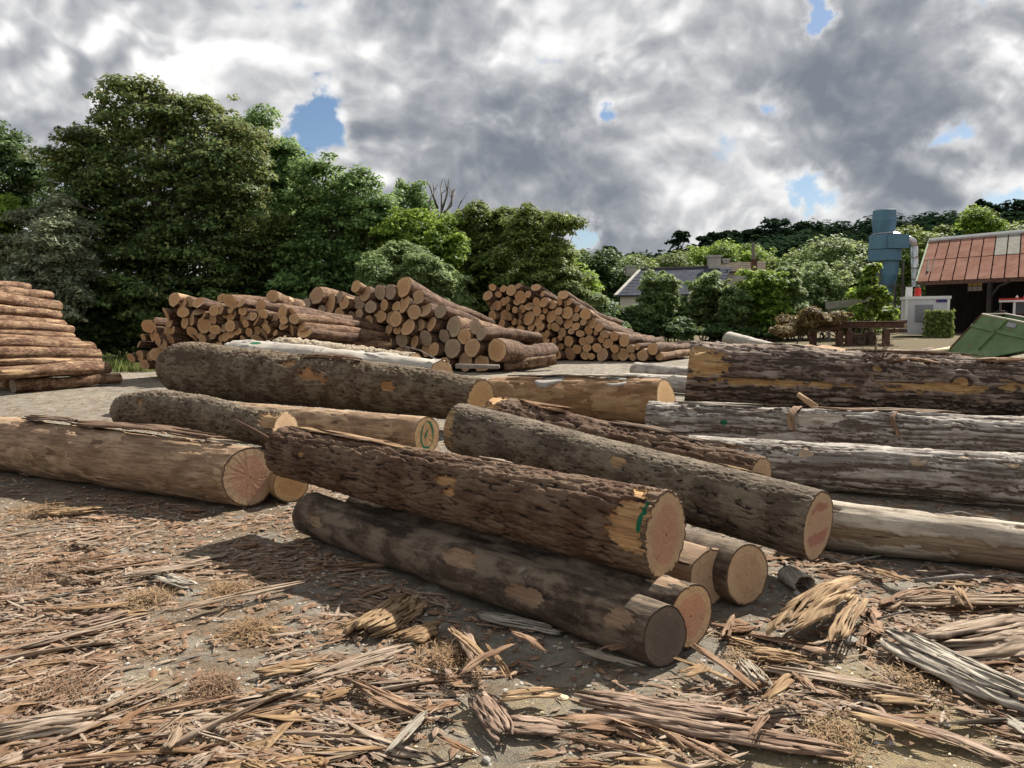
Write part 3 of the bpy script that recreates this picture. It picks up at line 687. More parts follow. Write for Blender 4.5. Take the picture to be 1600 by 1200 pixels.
# two silver logs lying behind the burl log
for (x0, y0, rp0, x1, y1, rp1, lab, sd, mt) in ((990, 578, 12, 1120, 590, 13, 'farther of two short pale logs left of the thickest right trunk, greyer', 20, 'cypress_grey'),
                                                (975, 594, 13, 1120, 604, 16, 'nearer of two short pale logs left of the thickest right trunk, smooth white', 21, 'silver')):
    hero_log(lab, *two(pg(x0, y0, rp0), pg(x1, y1, rp1)), M[mt], (M['end_tan'], M['end_tan']), 'smooth', 70, 90, sd, .02, .08, bare_all=-.2 if mt == 'silver' else None, round_end=(.1, 0))
# far stump-like trunk and long pole
a = pe(1140, 527, 13.5, 33.); b = pe(1215, 540, 7, 29.); a[0][2] = a[1] * .9; b[0][2] = .15
hero_log('big grey butt of a trunk lying far back in the yard before the shrubs', *two(a, b), M['silver'], (M['end_dark'], M['end_tan']), 'smooth', 40, 30, 22, .02, .08, bare_all=-.2)
a = pe(1010, 541, 5, 27.5); b = pe(1085, 538, 5.5, 26.5)
hero_log('long thin grey-brown pole log behind the far right log pile', *two(a, b), M['bark_dirty'], (M['end_tan'], M['end_tan']), 'smooth', 24, 30, 23, .01, .08)

# ------------------------------------------------------------------ log piles, each end placed as it lies in the heap
M['pile_bark'] = mat_bark('pile_bark', (0.019, 0.009, 0.006), (0.079, 0.041, 0.025), (0.188, 0.116, 0.075), (.50, .35, .20), (.42, .27, .15), 26, .5, .03)
M['pile_bark_l'] = mat_bark('pile_bark_left', (0.027, 0.012, 0.008), (0.117, 0.058, 0.033), (0.296, 0.191, 0.117), (.54, .38, .23), (.42, .27, .15), 26, .5, .03)
M['pile_end'] = mat_end('pile_sawn_end', (.44, .26, .13), (.54, .35, .19), (.11, .065, .038), .4, rings=26.)
M['pile_end_o'] = mat_end('pile_sawn_end_orange', (.45, .25, .12), (.50, .32, .17), (.13, .075, .04), .4, rings=26.)
M['pile_end_g'] = mat_end('pile_sawn_end_grey', (.32, .235, .155), (.40, .30, .205), (.08, .055, .038), .4, rings=26., crack=.9)
PROTO = []
def proto_log(seed, bark, end, lenr):
    """unit log along +Y from the origin: radius 1, length 1 (lenr = metres of length per metre of radius, for bark scale)"""
    r_ = np.random.default_rng(seed); ns, nt = 15, 26
    s = np.linspace(0, 1, ns)[:, None]; th = np.arange(nt)[None] / nt * 2 * np.pi
    o = seed * 9.1
    rad_ = (1 - .14 * s) * (1 + .11 * fbm(np.cos(th) * 6 + o, np.sin(th) * 6, s * 30 + o, 2) + .20 * fbm(np.cos(th) * .9 + o, np.sin(th) * .9, s * 1.2 + o, 2) + .06 * fbm(np.cos(th) * 3 + o, np.sin(th) * 3, s * 14 + o, 3))
    bx = .9 * fbm(s * 1.3 + o, 0 * s, 0 * s, 2); bz = .5 * fbm(s * 1.3 + o, 0 * s + 5, 0 * s, 2)
    bx = bx - bx[0]; bz = bz - bz[0]
    Vx = rad_ * np.cos(th) + bx; Vz = rad_ * np.sin(th) + bz; Vy = s + 0 * th
    Vy = Vy + (1 - s) ** 12 * (r_.normal() * .010 * np.cos(th) + r_.normal() * .010 * np.sin(th))
    v = np.stack([Vx, Vy, Vz], -1).reshape(-1, 3)
    i = np.arange(ns - 1)[:, None] * nt + np.arange(nt)[None]; j = np.arange(ns - 1)[:, None] * nt + (np.arange(nt)[None] + 1) % nt
    f = np.stack([i, i + nt, j + nt, j], -1).reshape(-1, 4)
    u0 = (np.arange(nt) / nt * 6.28 * .18)[None] + 0 * s[:-1]; u1 = ((np.arange(nt) + 1) / nt * 6.28 * .18)[None] + 0 * s[:-1]
    s0 = s[:-1] * 3 + 0 * u0; s1 = s[1:] * 3 + 0 * u0
    uv = np.stack([np.stack([u0, s0], -1), np.stack([u0, s1], -1), np.stack([u1, s1], -1), np.stack([u1, s0], -1)], 2).reshape(-1, 2)
    body = raw_mesh('bark', v, f, True, dict(h=.5 + .5 * fbm(v[:, 0] * 3, v[:, 1] * 9, v[:, 2] * 3, 3), bare=sstep(fbm(v[:, 0] * .8 + o, v[:, 1] * 4, v[:, 2] * .8, 3), .1, .35) * (.62 if seed % 3 == 1 else .45), paint=0 * v[:, 0]), uv, [bark])
    caps = []
    for e in (0, 1):
        ring = v[:nt] if e == 0 else v[-nt:]; c = ring.mean(0)
        vs = np.concatenate([[c], c + (ring - c) * .5, c + (ring - c) * .93, ring]); dy = -1 if e == 0 else 1
        vs[1 + 2 * nt:] += 0
        rel = ring - c; rl = np.linalg.norm(rel[:, [0, 2]], axis=1)[:, None]; d2 = rel[:, [0, 2]] / rl
        uvv = np.concatenate([[[0, 0]], d2 * .5, d2 * .93, d2])
        fs = []
        for q in range(nt):
            q2 = (q + 1) % nt; fs.append((0, 1 + q, 1 + q2))
            for a_ in (0, 1):
                p = 1 + a_ * nt; fs += [(p + q, p + nt + q, p + nt + q2), (p + q, p + nt + q2, p + q2)]
        fs = np.array(fs)
        if e == 1: fs = fs[:, ::-1]
        caps.append(raw_mesh('cut_end', vs, fs, False, uv=uvv[fs.ravel()], mats=[end]))
    return body, caps
for sd in range(12):
    PROTO.append(proto_log(sd + 1, M['pile_bark_l'] if sd % 3 == 0 else M['pile_bark'], (M['pile_end'], M['pile_end_o'], M['pile_end'], M['pile_end_g'])[sd % 4], 12))
PROTO_O = [k for k in range(12) if k % 4 == 1]; PROTO_G = [k for k in range(12) if k % 4 == 3]; PROTO_P = [k for k in range(12) if k % 2 == 0]
def place_log(p0, p1, r, label, group, pick, endless=False):
    p0 = Vector(p0); p1 = Vector(p1); d = p1 - p0; L = d.length
    root = thing('log', label, 'log', p0, group)
    root.rotation_mode = 'QUATERNION'
    q = d.to_track_quat('Y', 'Z'); root.rotation_quaternion = q @ Matrix.Rotation(random.uniform(0, 6.28), 4, 'Y').to_quaternion()
    root.scale = (r, L, r)
    body, caps = PROTO[pick]
    link('bark', body, root); link('cut_end', caps[0], root)
    if not endless: link('cut_end', caps[1], root)
    return root
ORD = ['first', 'second', 'third', 'fourth', 'fifth', 'sixth', 'seventh', 'eighth', 'ninth', 'tenth', 'eleventh', 'twelfth', 'thirteenth', 'fourteenth', 'fifteenth', 'sixteenth',
       'seventeenth', 'eighteenth', 'nineteenth', 'twentieth', 'twenty-first', 'twenty-second', 'twenty-third', 'twenty-fourth', 'twenty-fifth', 'twenty-sixth', 'twenty-seventh', 'twenty-eighth']
def pile(name, group, caps, yfun, axis, Lfun, tilt, picks, course, special={}):
    """caps: (photo px, photo py, pixel radius). Every log runs back from its sawn end along axis."""
    items = []
    for (x, y, rp) in caps:
        Y = yfun(x, y); p = W(x, y, Y); r = rp * Y / F
        p[2] = max(p[2], r * .85)
        items.append([p, r, x, y])
    zs = [max(0, int((it[0][2] - .12) / course)) for it in items]
    rows = {}
    for i_, z in enumerate(zs): rows.setdefault(z, []).append(i_)
    for z, ids in rows.items():
        ids.sort(key=lambda k: items[k][2])
        for n_, k in enumerate(ids):
            p, r, x, y = items[k]
            ax = unit(np.array([axis[0] + random.gauss(0, .035), axis[1], 0])); L = Lfun(x, y) * random.uniform(.94, 1.06)
            ps = p + ax * random.uniform(-.12, .12); r *= 1.07 if 'second' in name else 1.02
            pe_ = ps + ax * L; pe_[2] = max(r * .8, ps[2] - tilt * L * max(ps[2] - .2, 0) / 2 * random.uniform(.7, 1.3))
            szw = 'thick' if r > course * .53 else ('slim' if r < course * .36 else 'medium')
            lab = special.get((x, y)) or f'{szw} log in {ORD[min(z, 27)]} course up of {name}, {ORD[min(n_, 27)]} from left'
            place_log(ps, pe_, r, lab, group, picks[random.randrange(len(picks))])
def dec(ox, oy, s, lst): return [(ox + x / s, oy + y / s, r / s) for x, y, r in lst]
K8 = 8.57
c2 = dec(200, 450, K8, [(620,155,95),(725,205,72),(810,185,62),(935,190,70),(1000,220,55),(685,320,58),(790,325,65),(940,315,52),(1195,300,72),(1285,290,62),(1140,405,78),(530,345,72),(585,310,55),
 (850,425,78),(765,465,78),(995,500,102),(1345,400,62),(1210,555,62),(1305,520,72),(270,510,85),(345,460,68),(510,470,58),(400,555,48),(510,600,88),(620,560,48),(605,680,58),(775,605,52),(855,590,70),
 (855,690,58),(960,640,45),(1115,645,48),(1035,690,68),(1250,670,52),(1330,650,68),(430,690,85),(295,640,70),(505,755,62),(540,715,35),(405,880,85),(140,905,72),(55,935,58),(275,910,68),(320,910,40),
 (300,1035,50),(230,1020,60),(430,1010,78),(1125,750,48),(1240,770,48),(940,720,48),(165,660,42),(110,755,42),(600,820,55),(700,800,60),(780,820,55),(640,930,70),(560,990,70),(720,1000,75),(850,940,70),(980,930,75),(1100,900,70),(850,1040,60),(1000,1050,70),(1150,1040,65)])
c2 += dec(340, 450, K8, [(205,180,82),(345,205,58),(535,245,88),(345,310,58),(155,395,62),(225,370,52),(285,455,78),(215,510,76),(100,520,70),(390,385,58),(410,475,48),(280,580,50),(400,590,58),(480,570,72),
 (540,420,82),(650,345,60),(610,470,52),(720,400,62),(540,580,72),(695,550,64),(620,625,76),(665,665,58),(560,690,62),(45,670,52),(130,650,70),(210,620,50),(35,770,50),(865,330,92),(975,355,78),
 (1040,415,68),(885,500,66),(970,565,76),(1100,525,66),(1140,600,64),(920,430,58),(810,600,42),(490,380,56),(350,680,42),(200,760,60),(320,780,60),(440,790,60)])
cm = dec(460, 420, K8, [(160,480,98),(285,360,118),(450,475,135),(600,380,88),(705,455,92),(840,455,95),(630,590,72),(345,545,60),(790,630,55),(885,605,78),(940,330,112),(845,235,85),(1115,310,98),
 (1265,310,105),(1035,510,88),(1185,480,84),(1125,640,88),(1025,695,78)])
cm += dec(560, 420, K8, [(585,235,138),(610,470,122),(830,375,95),(900,550,98),(775,580,98),(1080,570,92),(485,500,74),(510,670,112),(415,650,88),(380,810,75),(695,780,112),(830,750,78),(985,740,98),
 (1250,775,136),(555,950,102),(765,980,88),(915,930,108),(1130,900,88),(895,1090,88),(1045,1075,92),(1250,1060,136),(270,880,60),(345,910,60),(515,820,60),(420,1000,80),(300,1020,70),(680,1110,80),(560,1130,80)])
cm += dec(640, 470, K8, [(730,480,106),(865,350,94),(985,440,90),(870,625,126),(1175,655,155),(735,820,126),(960,840,112),(485,830,75),(330,900,70)])
crt = dec(740, 430, K8, [(270,160,45),(375,180,55),(500,200,78),(605,145,45),(815,160,55),(210,275,74),(315,255,40),(740,255,50),(610,290,78),(555,360,48),(920,245,45),(190,355,40),(240,425,58),(305,405,72),
 (390,355,58),(465,325,44),(460,430,50),(845,355,55),(950,365,74),(1045,395,58),(570,465,44),(625,450,58),(720,415,60),(275,540,64),(395,530,78),(490,550,54),(610,550,45),(725,580,98),(845,480,74),
 (945,475,40),(930,560,40),(1035,555,88),(550,620,50),(620,630,45),(850,620,68),(895,685,58),(1145,350,50),(1210,260,62),(1215,380,50),(1290,350,54),(1145,480,55),(1245,505,84),(1145,605,55),
 (1020,685,45),(1105,695,54),(1250,650,74),(1175,765,68),(990,785,50),(775,700,50),(920,820,58),(980,885,40),(1095,885,50),(1055,980,50),(1155,955,45),(945,965,58),(1275,880,78),(1270,1050,88),
 (1140,1060,64),(1030,1040,50),(860,760,45),(1140,840,35),(400,650,60),(500,740,60),(640,730,60),(700,830,60),(800,900,60),(850,1040,60)])
crt += dec(840, 430, K8, [(515,450,54),(510,560,60),(525,685,54),(475,750,45),(650,520,78),(625,625,50),(725,640,74),(835,695,64),(665,740,58),(765,765,40),(575,780,44),(900,790,50),(1025,815,64),
 (1170,870,86),(595,885,58),(705,860,58),(835,855,50),(925,915,74),(545,990,64),(660,970,56),(790,975,64),(1045,985,56),(1260,985,56),(635,1075,60),(715,1090,45),(870,1065,86),(1020,1090,56),(1140,1060,86),(1285,1095,52),(1345,955,45)])
crt += dec(940, 480, K8, [(560,645,78),(690,555,84),(755,660,54)])
spec_m = {cm[18][:2]: 'largest log crowning the middle pile, its sawn end split by a vertical seam', cm[11][:2]: 'dark purplish-ended log at the top left shoulder of the middle pile',
          (640 + 1175 / K8, 470 + 655 / K8): 'very thick grey-barked butt log low at the right front of the middle pile'}
spec_r = {crt[0][:2]: 'small round log end at the top left corner of the far right pile', (940 + 690 / K8, 480 + 555 / K8): 'short flaky-barked log at the right foot of the far right pile, upper one',
          (940 + 755 / K8, 480 + 660 / K8): 'short yellow-barked log at the right foot of the far right pile, lower one'}
def fill_gaps(caps, n, xr, seed, rlo, rhi):
    r_ = np.random.default_rng(seed); out = []; base = list(caps)
    for _ in range(6000):
        if len(out) >= n: break
        x = r_.uniform(*xr); col_ = [c for c in base if abs(c[0] - x) < 14]
        if len(col_) < 3: continue
        y = r_.uniform(min(c[1] for c in col_) + 4, 575); r = r_.uniform(rlo, rhi)
        if all(math.hypot(c[0] - x, c[1] - y) > (c[2] + r) * .80 for c in base + out): out.append((x, y, r))
    return out
c2 += fill_gaps(c2, 34, (262, 470), 3, 3.5, 6.5)
lerp = lambda x, a, b, c, d: c + (d - c) * min(1.3, max(-.5, (x - a) / (b - a)))
pile('the second pile', 'logs stacked in the second pile from the left', c2, lambda x, y: lerp(x, 210, 480, 19.9, 18.6), (.46, .89), lambda x, y: 4.0 if x < 440 else 4.4, .20, PROTO_P + PROTO_O, .27)
pile('the middle pile', 'logs stacked in the middle pile', cm, lambda x, y: lerp(x, 480, 790, 22.6, 20.3), (.52, .855), lambda x, y: 3.1, .24, PROTO_P + PROTO_G, .42, spec_m)
pile('the far right pile', 'logs stacked in the far right pile', crt, lambda x, y: lerp(x, 760, 1060, 26.5, 23.6), (.56, .83), lambda x, y: 3.0, .26, PROTO_O + PROTO_P[:3], .32, spec_r)
# the butt log's loose neighbour in front of the middle pile
a = pg(787, 571, 9); b = pe(868, 563, 9, 21.3)
place_log(a[0], b[0], a[1] * 1.05, 'loose red-brown log lying on the ground at the right front of the middle pile', 'logs stacked in the middle pile', 0)
# long low bodies crossing from the second pile towards the middle one
for (x0, y0, x1, y1, rp, lab) in ((425, 463, 470, 478, 10, 'single short log lying behind the crest of the second pile from the left'), (345, 466, 420, 470, 7, 'pale pole lying along the crest of the second pile from the left'),
                                  (455, 522, 607, 541, 8, 'long red log lowest on the right flank of the second pile')):
    a = pe(x0, y0, rp, 19.4); b = pe(x1, y1, rp * .9, 21.2); place_log(a[0], b[0], a[1], lab, 'logs stacked in the second pile from the left', 0)
# left stack: logs seen side-on, right ends stepping back
LS = [(45,448,4.5,445),(77,462,6.5,453),(89,479,8,464),(88,493,7.5,483),(97,506,6,499),(111,515,6.5,508),(114,526,5,519),(122,533,5,528),(143,542,7.5,536),(153,554,8,552),(157,566,6,565),(165,576,9,583)]
for n_, (xe, ye, rp, y0) in enumerate(reversed(LS)):
    for lay in (0, 1):
        Ye = 18.3 + n_ * .05 + lay * .42; pe_ = W(xe, ye, Ye); pe_[0] -= lay * .22 + (.0 if lay == 0 else random.uniform(-.1, .2)); pe_[2] -= .03 * lay
        Ys = 15.8 + n_ * .05 + lay * .42; ps = W(0, y0, Ys); ps[2] -= .03 * lay; d = ps - pe_; ps = pe_ + d / np.linalg.norm(d) * 4.6
        r = rp * Ye / F * 1.10
        pe_[2] = max(pe_[2], r * .8); ps[2] = max(ps[2], r * .8)
        lab = [f'bark-covered log in the left stack, {ORD[n_]} course from the ground, front face', f'log hidden just behind the front face of the left stack, {ORD[n_]} course', f'log deep behind the front face of the left stack, {ORD[n_]} course'][lay]
        place_log(pe_, ps, r, lab, 'logs in the left stack', [0, 3, 6, 9][(n_ + lay) % 4] if lay == 0 else [0, 3, 6, 9][n_ % 4])
a = pg(20, 603, 11); b = pg(188, 591, 9.5)
place_log(a[0], b[0], a[1], 'loose red-barked log on the ground in front of the left stack, sawn end facing left', 'logs in the left stack', 3)
a = pg(-70, 600, 9); b = pg(14, 603, 8)
place_log(a[0], b[0], a[1], 'log stub cut off by the left picture edge in front of the left stack', 'logs in the left stack', 9)

# ------------------------------------------------------------------ trees and shrubs
M['trunk'] = mat_simple('tree_bark_grey', (.10, .085, .065), (.17, .15, .12), 6., .9, 30., .02, stretch=(1, 1, .2))
M['dead'] = mat_simple('dead_branch_wood', (.16, .14, .125), (.24, .215, .19), 6., .9, 30., .02)
LEAF = {
 'syc': mat_leaf('sycamore_leaves', (0.018, 0.042, 0.013), (0.152, 0.238, 0.071), (0.330, 0.330, 0.132), .28, .22),
 'ash': mat_leaf('ash_leaves', (0.033, 0.070, 0.024), (0.201, 0.340, 0.111), (0.353, 0.453, 0.176), .3),
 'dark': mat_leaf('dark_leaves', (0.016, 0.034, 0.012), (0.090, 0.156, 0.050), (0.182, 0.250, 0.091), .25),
 'silver': mat_leaf('silvery_leaves', (0.057, 0.078, 0.045), (0.292, 0.348, 0.216), (0.502, 0.502, 0.327), .25),
 'bright': mat_leaf('bright_leaves', (0.036, 0.072, 0.011), (0.210, 0.331, 0.052), (0.325, 0.416, 0.081), .4),
 'willow': mat_leaf('willow_leaves', (0.043, 0.075, 0.026), (0.227, 0.332, 0.124), (0.364, 0.429, 0.193), .35),
 'oak': mat_leaf('oak_leaves', (0.033, 0.059, 0.015), (0.203, 0.287, 0.073), (0.305, 0.353, 0.118), .3),
 'dry': mat_leaf('dry_brown_leaves', (0.107, 0.084, 0.038), (0.229, 0.168, 0.076), (0.336, 0.244, 0.122), .2),
 'far': mat_leaf('far_wood_leaves', (.012, .028, .016), (.034, .060, .030), (.05, .08, .035), .15, 0.0),
 'grass': mat_leaf('grass_blades', (0.050, 0.090, 0.020), (0.120, 0.170, 0.040), (0.240, 0.240, 0.100), .4),
}
def leaves_mesh(name, Pp, Nn, size, r_, mat, elong=1.5):
    n = len(Pp); a = r_.normal(size=(n, 3)); a = np.cross(a, Nn); a /= np.linalg.norm(a, axis=1)[:, None] + 1e-9
    b = np.cross(Nn, a); sz = size * r_.uniform(.6, 1.35, (n, 1))
    v0 = Pp - a * sz * .62 * elong; v1 = Pp + a * sz * .45 * elong + b * sz * .52; v2 = Pp + a * sz * .45 * elong - b * sz * .52 - Nn * sz * .1
    v = np.stack([v0, v1, v2], 1).reshape(-1, 3); f = np.arange(n * 3).reshape(n, 3)
    t = np.repeat(r_.uniform(0, 1, n), 3)
    me = raw_mesh(name, v, f, False, dict(tint=t), mats=[mat])
    return me
def crown_points(lobes, n, r_, clump, flat=.6, core=.18, drop=.25):
    vol = np.array([l[3] * l[4] + l[4] * l[5] for l in lobes]); vol /= vol.sum()
    area = sum((l[3] * l[5] * 10) for l in lobes)
    nc = max(6, int(area / (clump * clump) * .9))
    li = r_.choice(len(lobes), nc, p=vol); L = np.array(lobes)[li]
    d = r_.normal(size=(nc, 3)); d[:, 1] -= .25 * np.abs(d[:, 1]); d /= np.linalg.norm(d, axis=1)[:, None]
    rr = r_.uniform(.60, 1.03, (nc, 1)) ** .8 * (1 + .42 * perlin(d[:, 0] * 2.1 + L[:, 0], d[:, 1] * 2.1, d[:, 2] * 2.1 + L[:, 2]))[:, None]
    out_ = r_.uniform(0, 1, nc) < .22; rr[out_] *= r_.uniform(1.05, 1.28, (out_.sum(), 1))
    cc = L[:, :3] + d * rr * L[:, 3:6]
    cs = clump * r_.uniform(.35, 1.35, nc) * np.where(out_, .55, 1)
    keep = r_.uniform(0, 1, nc) > .12
    cc, cs, dd = cc[keep], cs[keep], d[keep]
    nl = int(n * (1 - core)); ci = r_.choice(len(cc), nl, p=(cs ** 2) / (cs ** 2).sum())
    e = r_.normal(size=(nl, 3)); e /= np.linalg.norm(e, axis=1)[:, None]; e[:, 2] = np.where(e[:, 2] < -.2, -e[:, 2] * .6, e[:, 2])
    q = r_.uniform(.35, 1.12, (nl, 1)) ** .6
    P0 = cc[ci] + e * q * cs[ci][:, None] * np.array([1, 1, flat])
    P0[:, 2] -= drop * (e[:, 0] ** 2 + e[:, 1] ** 2) * cs[ci] * .5
    N0 = e * .55 + np.array([0, 0, .75]) + r_.normal(size=(nl, 3)) * .45 + dd[ci] * .3
    m = n - nl; li = r_.choice(len(lobes), m, p=vol); L = np.array(lobes)[li]
    d = r_.normal(size=(m, 3)); d /= np.linalg.norm(d, axis=1)[:, None]
    P1 = L[:, :3] + d * r_.uniform(0, .8, (m, 1)) ** .5 * L[:, 3:6]; N1 = r_.normal(size=(m, 3))
    Pp = np.concatenate([P0, P1]); Nn = np.concatenate([N0, N1]); Nn /= np.linalg.norm(Nn, axis=1)[:, None] + 1e-9
    ok = Pp[:, 2] > .05
    return Pp[ok], Nn[ok], cc
def limbs(base, lobes, r_, trunk_r, cc, nb=14, lean=(0, 0)):
    mb = MB(); L = np.array(lobes); cen = L[:, :3].mean(0); top = L[:, 2].max()
    b = np.array(base, float); k = np.array([cen[0] * .6 + b[0] * .4, cen[1] * .6 + b[1] * .4, max(b[2] + 1.0, cen[2])])
    pts = [b, b * .6 + k * .4 + r_.normal(size=3) * .1, k, np.array([k[0] + r_.normal() * .4, k[1], top])]
    mb.tube(pts, [trunk_r * 1.15, trunk_r * .85, trunk_r * .55, trunk_r * .12], 8)
    br = MB()
    for i in range(nb):
        t = cc[r_.integers(len(cc))]; f0 = r_.uniform(.25, .95); s0 = b * (1 - f0) + k * f0
        m_ = (s0 + t) / 2 + np.array([0, 0, .12 * np.linalg.norm(t - s0)]) * r_.uniform(-.4, 1)
        br.tube([s0, m_, t], [trunk_r * .34, trunk_r * .2, trunk_r * .05], 5)
    return mb, br
def lob(px, py, rx, ry, Y, dr=None):
    c = W(px, py, Y); s = Y / F; rx, ry = rx * s, ry * s
    return (c[0], c[1], c[2], rx, dr if dr else max(rx, ry) * .8, ry)
def tree(name, label, cat, px_lobes, Y, n, leaf, mat, seed, clump=.7, trunk=.18, base_px=None, group=None, core=.18, flat=.6, elong=1.5, nb=14, extra_stems=0, z0=0.):
    n = int(n * 1.8); leaf = leaf * .64
    r_ = np.random.default_rng(seed); lobes = [lob(*l, Y + r_.uniform(-.06, .06) * min(Y, 12)) for l in px_lobes]
    bx = base_px if base_px is not None else sum(l[0] for l in px_lobes) / len(px_lobes)
    b = W(bx, 500, Y); b[2] = z0
    root = thing(name, label, cat, b, group)
    Pp, Nn, cc = crown_points(lobes, n, r_, clump, flat, core)
    part('crown', leaves_mesh('crown', Pp, Nn, leaf, r_, LEAF[mat], elong), root)
    tr, br = limbs(b, lobes, r_, trunk, cc, nb)
    part('trunk', tr.mesh('trunk', M['trunk'], True), root)
    if br.v:
        part('limbs', br.mesh('limbs', M['trunk'], True), root)
    if extra_stems:
        st = MB()
        for i in range(extra_stems):
            t = cc[r_.integers(len(cc))]; s0 = b + np.array([r_.normal() * .5, r_.normal() * .3, 0])
            st.tube([s0, (s0 + t) / 2 + r_.normal(size=3) * .12, t], [.035, .028, .01], 5)
        part('stems', st.mesh('stems', M['trunk'], True), root)
    return root
tg = 'trees and shrubs in the belt behind the log piles'
tree('sycamore_tree', 'broad tall sycamore, the biggest crown, rising behind the second log pile', 'tree',
     [(205,172,58,52),(292,190,62,48),(135,245,62,58),(230,270,112,85),(335,265,85,80),(365,340,70,62),(190,370,112,80),(300,400,112,85),(250,470,150,70),(120,330,60,70),(395,410,55,50)], 30, 62000, .17, 'syc', 1, .62, .35, 240, tg, flat=.5)
tree('ash_tree', 'tall pale-topped ash directly right of the big sycamore', 'tree', [(390,215,42,45),(425,265,50,52),(440,330,62,70),(400,300,70,80),(440,420,70,80)], 34, 26000, .17, 'ash', 2, .6, .28, 420, tg)
tree('ash_tree', 'rounded dense ash behind the middle log pile', 'tree', [(505,300,52,50),(562,315,46,50),(520,370,85,75),(570,400,52,80),(490,440,80,70),(590,350,24,40)], 31, 32000, .16, 'ash', 3, .58, .28, 520, tg)
tree('oak_tree', 'dark tree cut off by the left picture edge, its small top above the left stack', 'tree', [(8,225,22,40),(-30,290,60,90),(28,300,28,50),(-20,420,70,90),(50,270,20,25),(0,500,80,60)], 32, 22000, .17, 'dark', 4, .55, .25, -20, tg)
tree('willow_tree', 'silvery grey-green willow over the left log stack', 'tree', [(78,365,40,50),(60,410,62,60),(105,395,28,60),(40,460,60,50),(100,460,40,50)], 26, 20000, .11, 'silver', 5, .42, .12, 75, tg, elong=2.2)
tree('bush', 'small bright green bush top at the left edge, left of the silvery willow', 'shrub', [(4,345,20,32),(-20,370,40,40)], 27, 5000, .13, 'bright', 6, .4, .08, 0, tg)
tree('poplar_tree', 'slim upright tree top just left of the bare dead branches', 'tree', [(655,312,15,32),(658,350,22,40),(650,400,30,60)], 35, 6000, .15, 'ash', 7, .35, .14, 655, tg)
tree('poplar_tree', 'slimmest sparse upright tree top, second left of the bare dead branches', 'tree', [(627,318,9,36),(625,360,16,40),(625,420,30,60)], 35.5, 4500, .15, 'ash', 8, .33, .14, 625, tg)
tree('hazel_tree', 'bright yellow-green tree below the bare dead branches', 'tree', [(672,362,46,40),(695,405,38,60),(640,395,40,45),(620,370,30,40),(680,450,50,60)], 29.5, 17000, .16, 'bright', 9, .5, .15, 670, tg)
tree('willow_shrub', 'pale feathery willow shrub just behind the top of the middle pile', 'shrub', [(620,425,50,48),(660,440,45,42),(700,455,34,42),(585,445,35,40),(722,475,20,25)], 26.5, 18000, .11, 'willow', 10, .4, .08, 650, tg, elong=2.4)
tree('oak_tree', 'dark rounded tree between the middle and the far right log piles', 'tree', [(745,350,36,32),(790,360,34,36),(765,400,62,60),(770,450,70,60),(720,400,25,50)], 31, 22000, .15, 'oak', 11, .5, .2, 765, tg)
tree('robinia_tree', 'open ragged tree with sky showing through, above the far right pile', 'tree', [(822,335,14,24),(845,355,28,20),(880,350,24,20),(850,390,34,28),(815,370,20,30),(850,440,60,55),(885,395,12,14)], 29, 13000, .14, 'oak', 12, .38, .14, 845, tg, nb=22)
tree('elder_shrub', 'low green shrub at the right end of the tree belt', 'shrub', [(885,430,32,34),(905,450,28,30),(860,470,40,35)], 33, 8000, .14, 'bright', 13, .45, .1, 885, tg)
# dark undergrowth under the trees
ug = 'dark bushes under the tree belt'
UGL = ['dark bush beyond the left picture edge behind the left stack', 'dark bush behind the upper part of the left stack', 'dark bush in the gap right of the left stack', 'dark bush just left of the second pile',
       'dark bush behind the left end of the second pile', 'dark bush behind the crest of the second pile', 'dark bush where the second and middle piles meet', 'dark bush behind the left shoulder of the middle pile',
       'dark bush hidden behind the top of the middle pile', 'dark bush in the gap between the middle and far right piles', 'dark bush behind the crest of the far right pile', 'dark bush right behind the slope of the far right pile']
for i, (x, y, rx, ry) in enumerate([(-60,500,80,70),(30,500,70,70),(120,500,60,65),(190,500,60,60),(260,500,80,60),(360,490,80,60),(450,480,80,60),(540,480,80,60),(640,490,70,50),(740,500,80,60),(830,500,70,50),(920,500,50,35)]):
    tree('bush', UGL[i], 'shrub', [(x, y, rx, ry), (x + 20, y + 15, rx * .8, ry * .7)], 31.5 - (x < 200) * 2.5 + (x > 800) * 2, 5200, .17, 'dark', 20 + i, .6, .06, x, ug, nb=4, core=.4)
# dead branches
root = thing('dead_tree', 'bare grey dead branches sticking up above the yellow-green tree', 'tree', W(690, 500, 33) * [1, 1, 0], tg)
mb = MB(); r_ = np.random.default_rng(3); b0 = W(690, 500, 33); b0[2] = 0
mb.tube([b0, W(688, 380, 33), W(690, 330, 33)], [.16, .11, .06], 6)
for (x1, y1, x2, y2, x3, y3) in [(690,350,681,320,670,288),(690,345,690,310,688,286),(690,350,700,325,712,300),(690,335,705,322,708,295),(690,355,675,335,668,312),(690,330,698,305,700,290),(690,360,712,335,722,312),(684,325,678,308,679,292)]:
    mb.tube([W(x1, y1, 33), W(x2, y2, 33 + r_.normal() * .3), W(x3, y3, 33 + r_.normal() * .5)], [.055, .04, .014], 5)
    for q in range(3):
        f0 = r_.uniform(.3, .9); s0 = W(x2, y2, 33) * (1 - f0) + W(x3, y3, 33) * f0
        mb.tube([s0, s0 + np.array([r_.normal() * .25, r_.normal() * .2, r_.uniform(.2, .6)])], [.022, .008], 4)
part('trunk', mb.mesh('trunk', M['dead'], True), root)

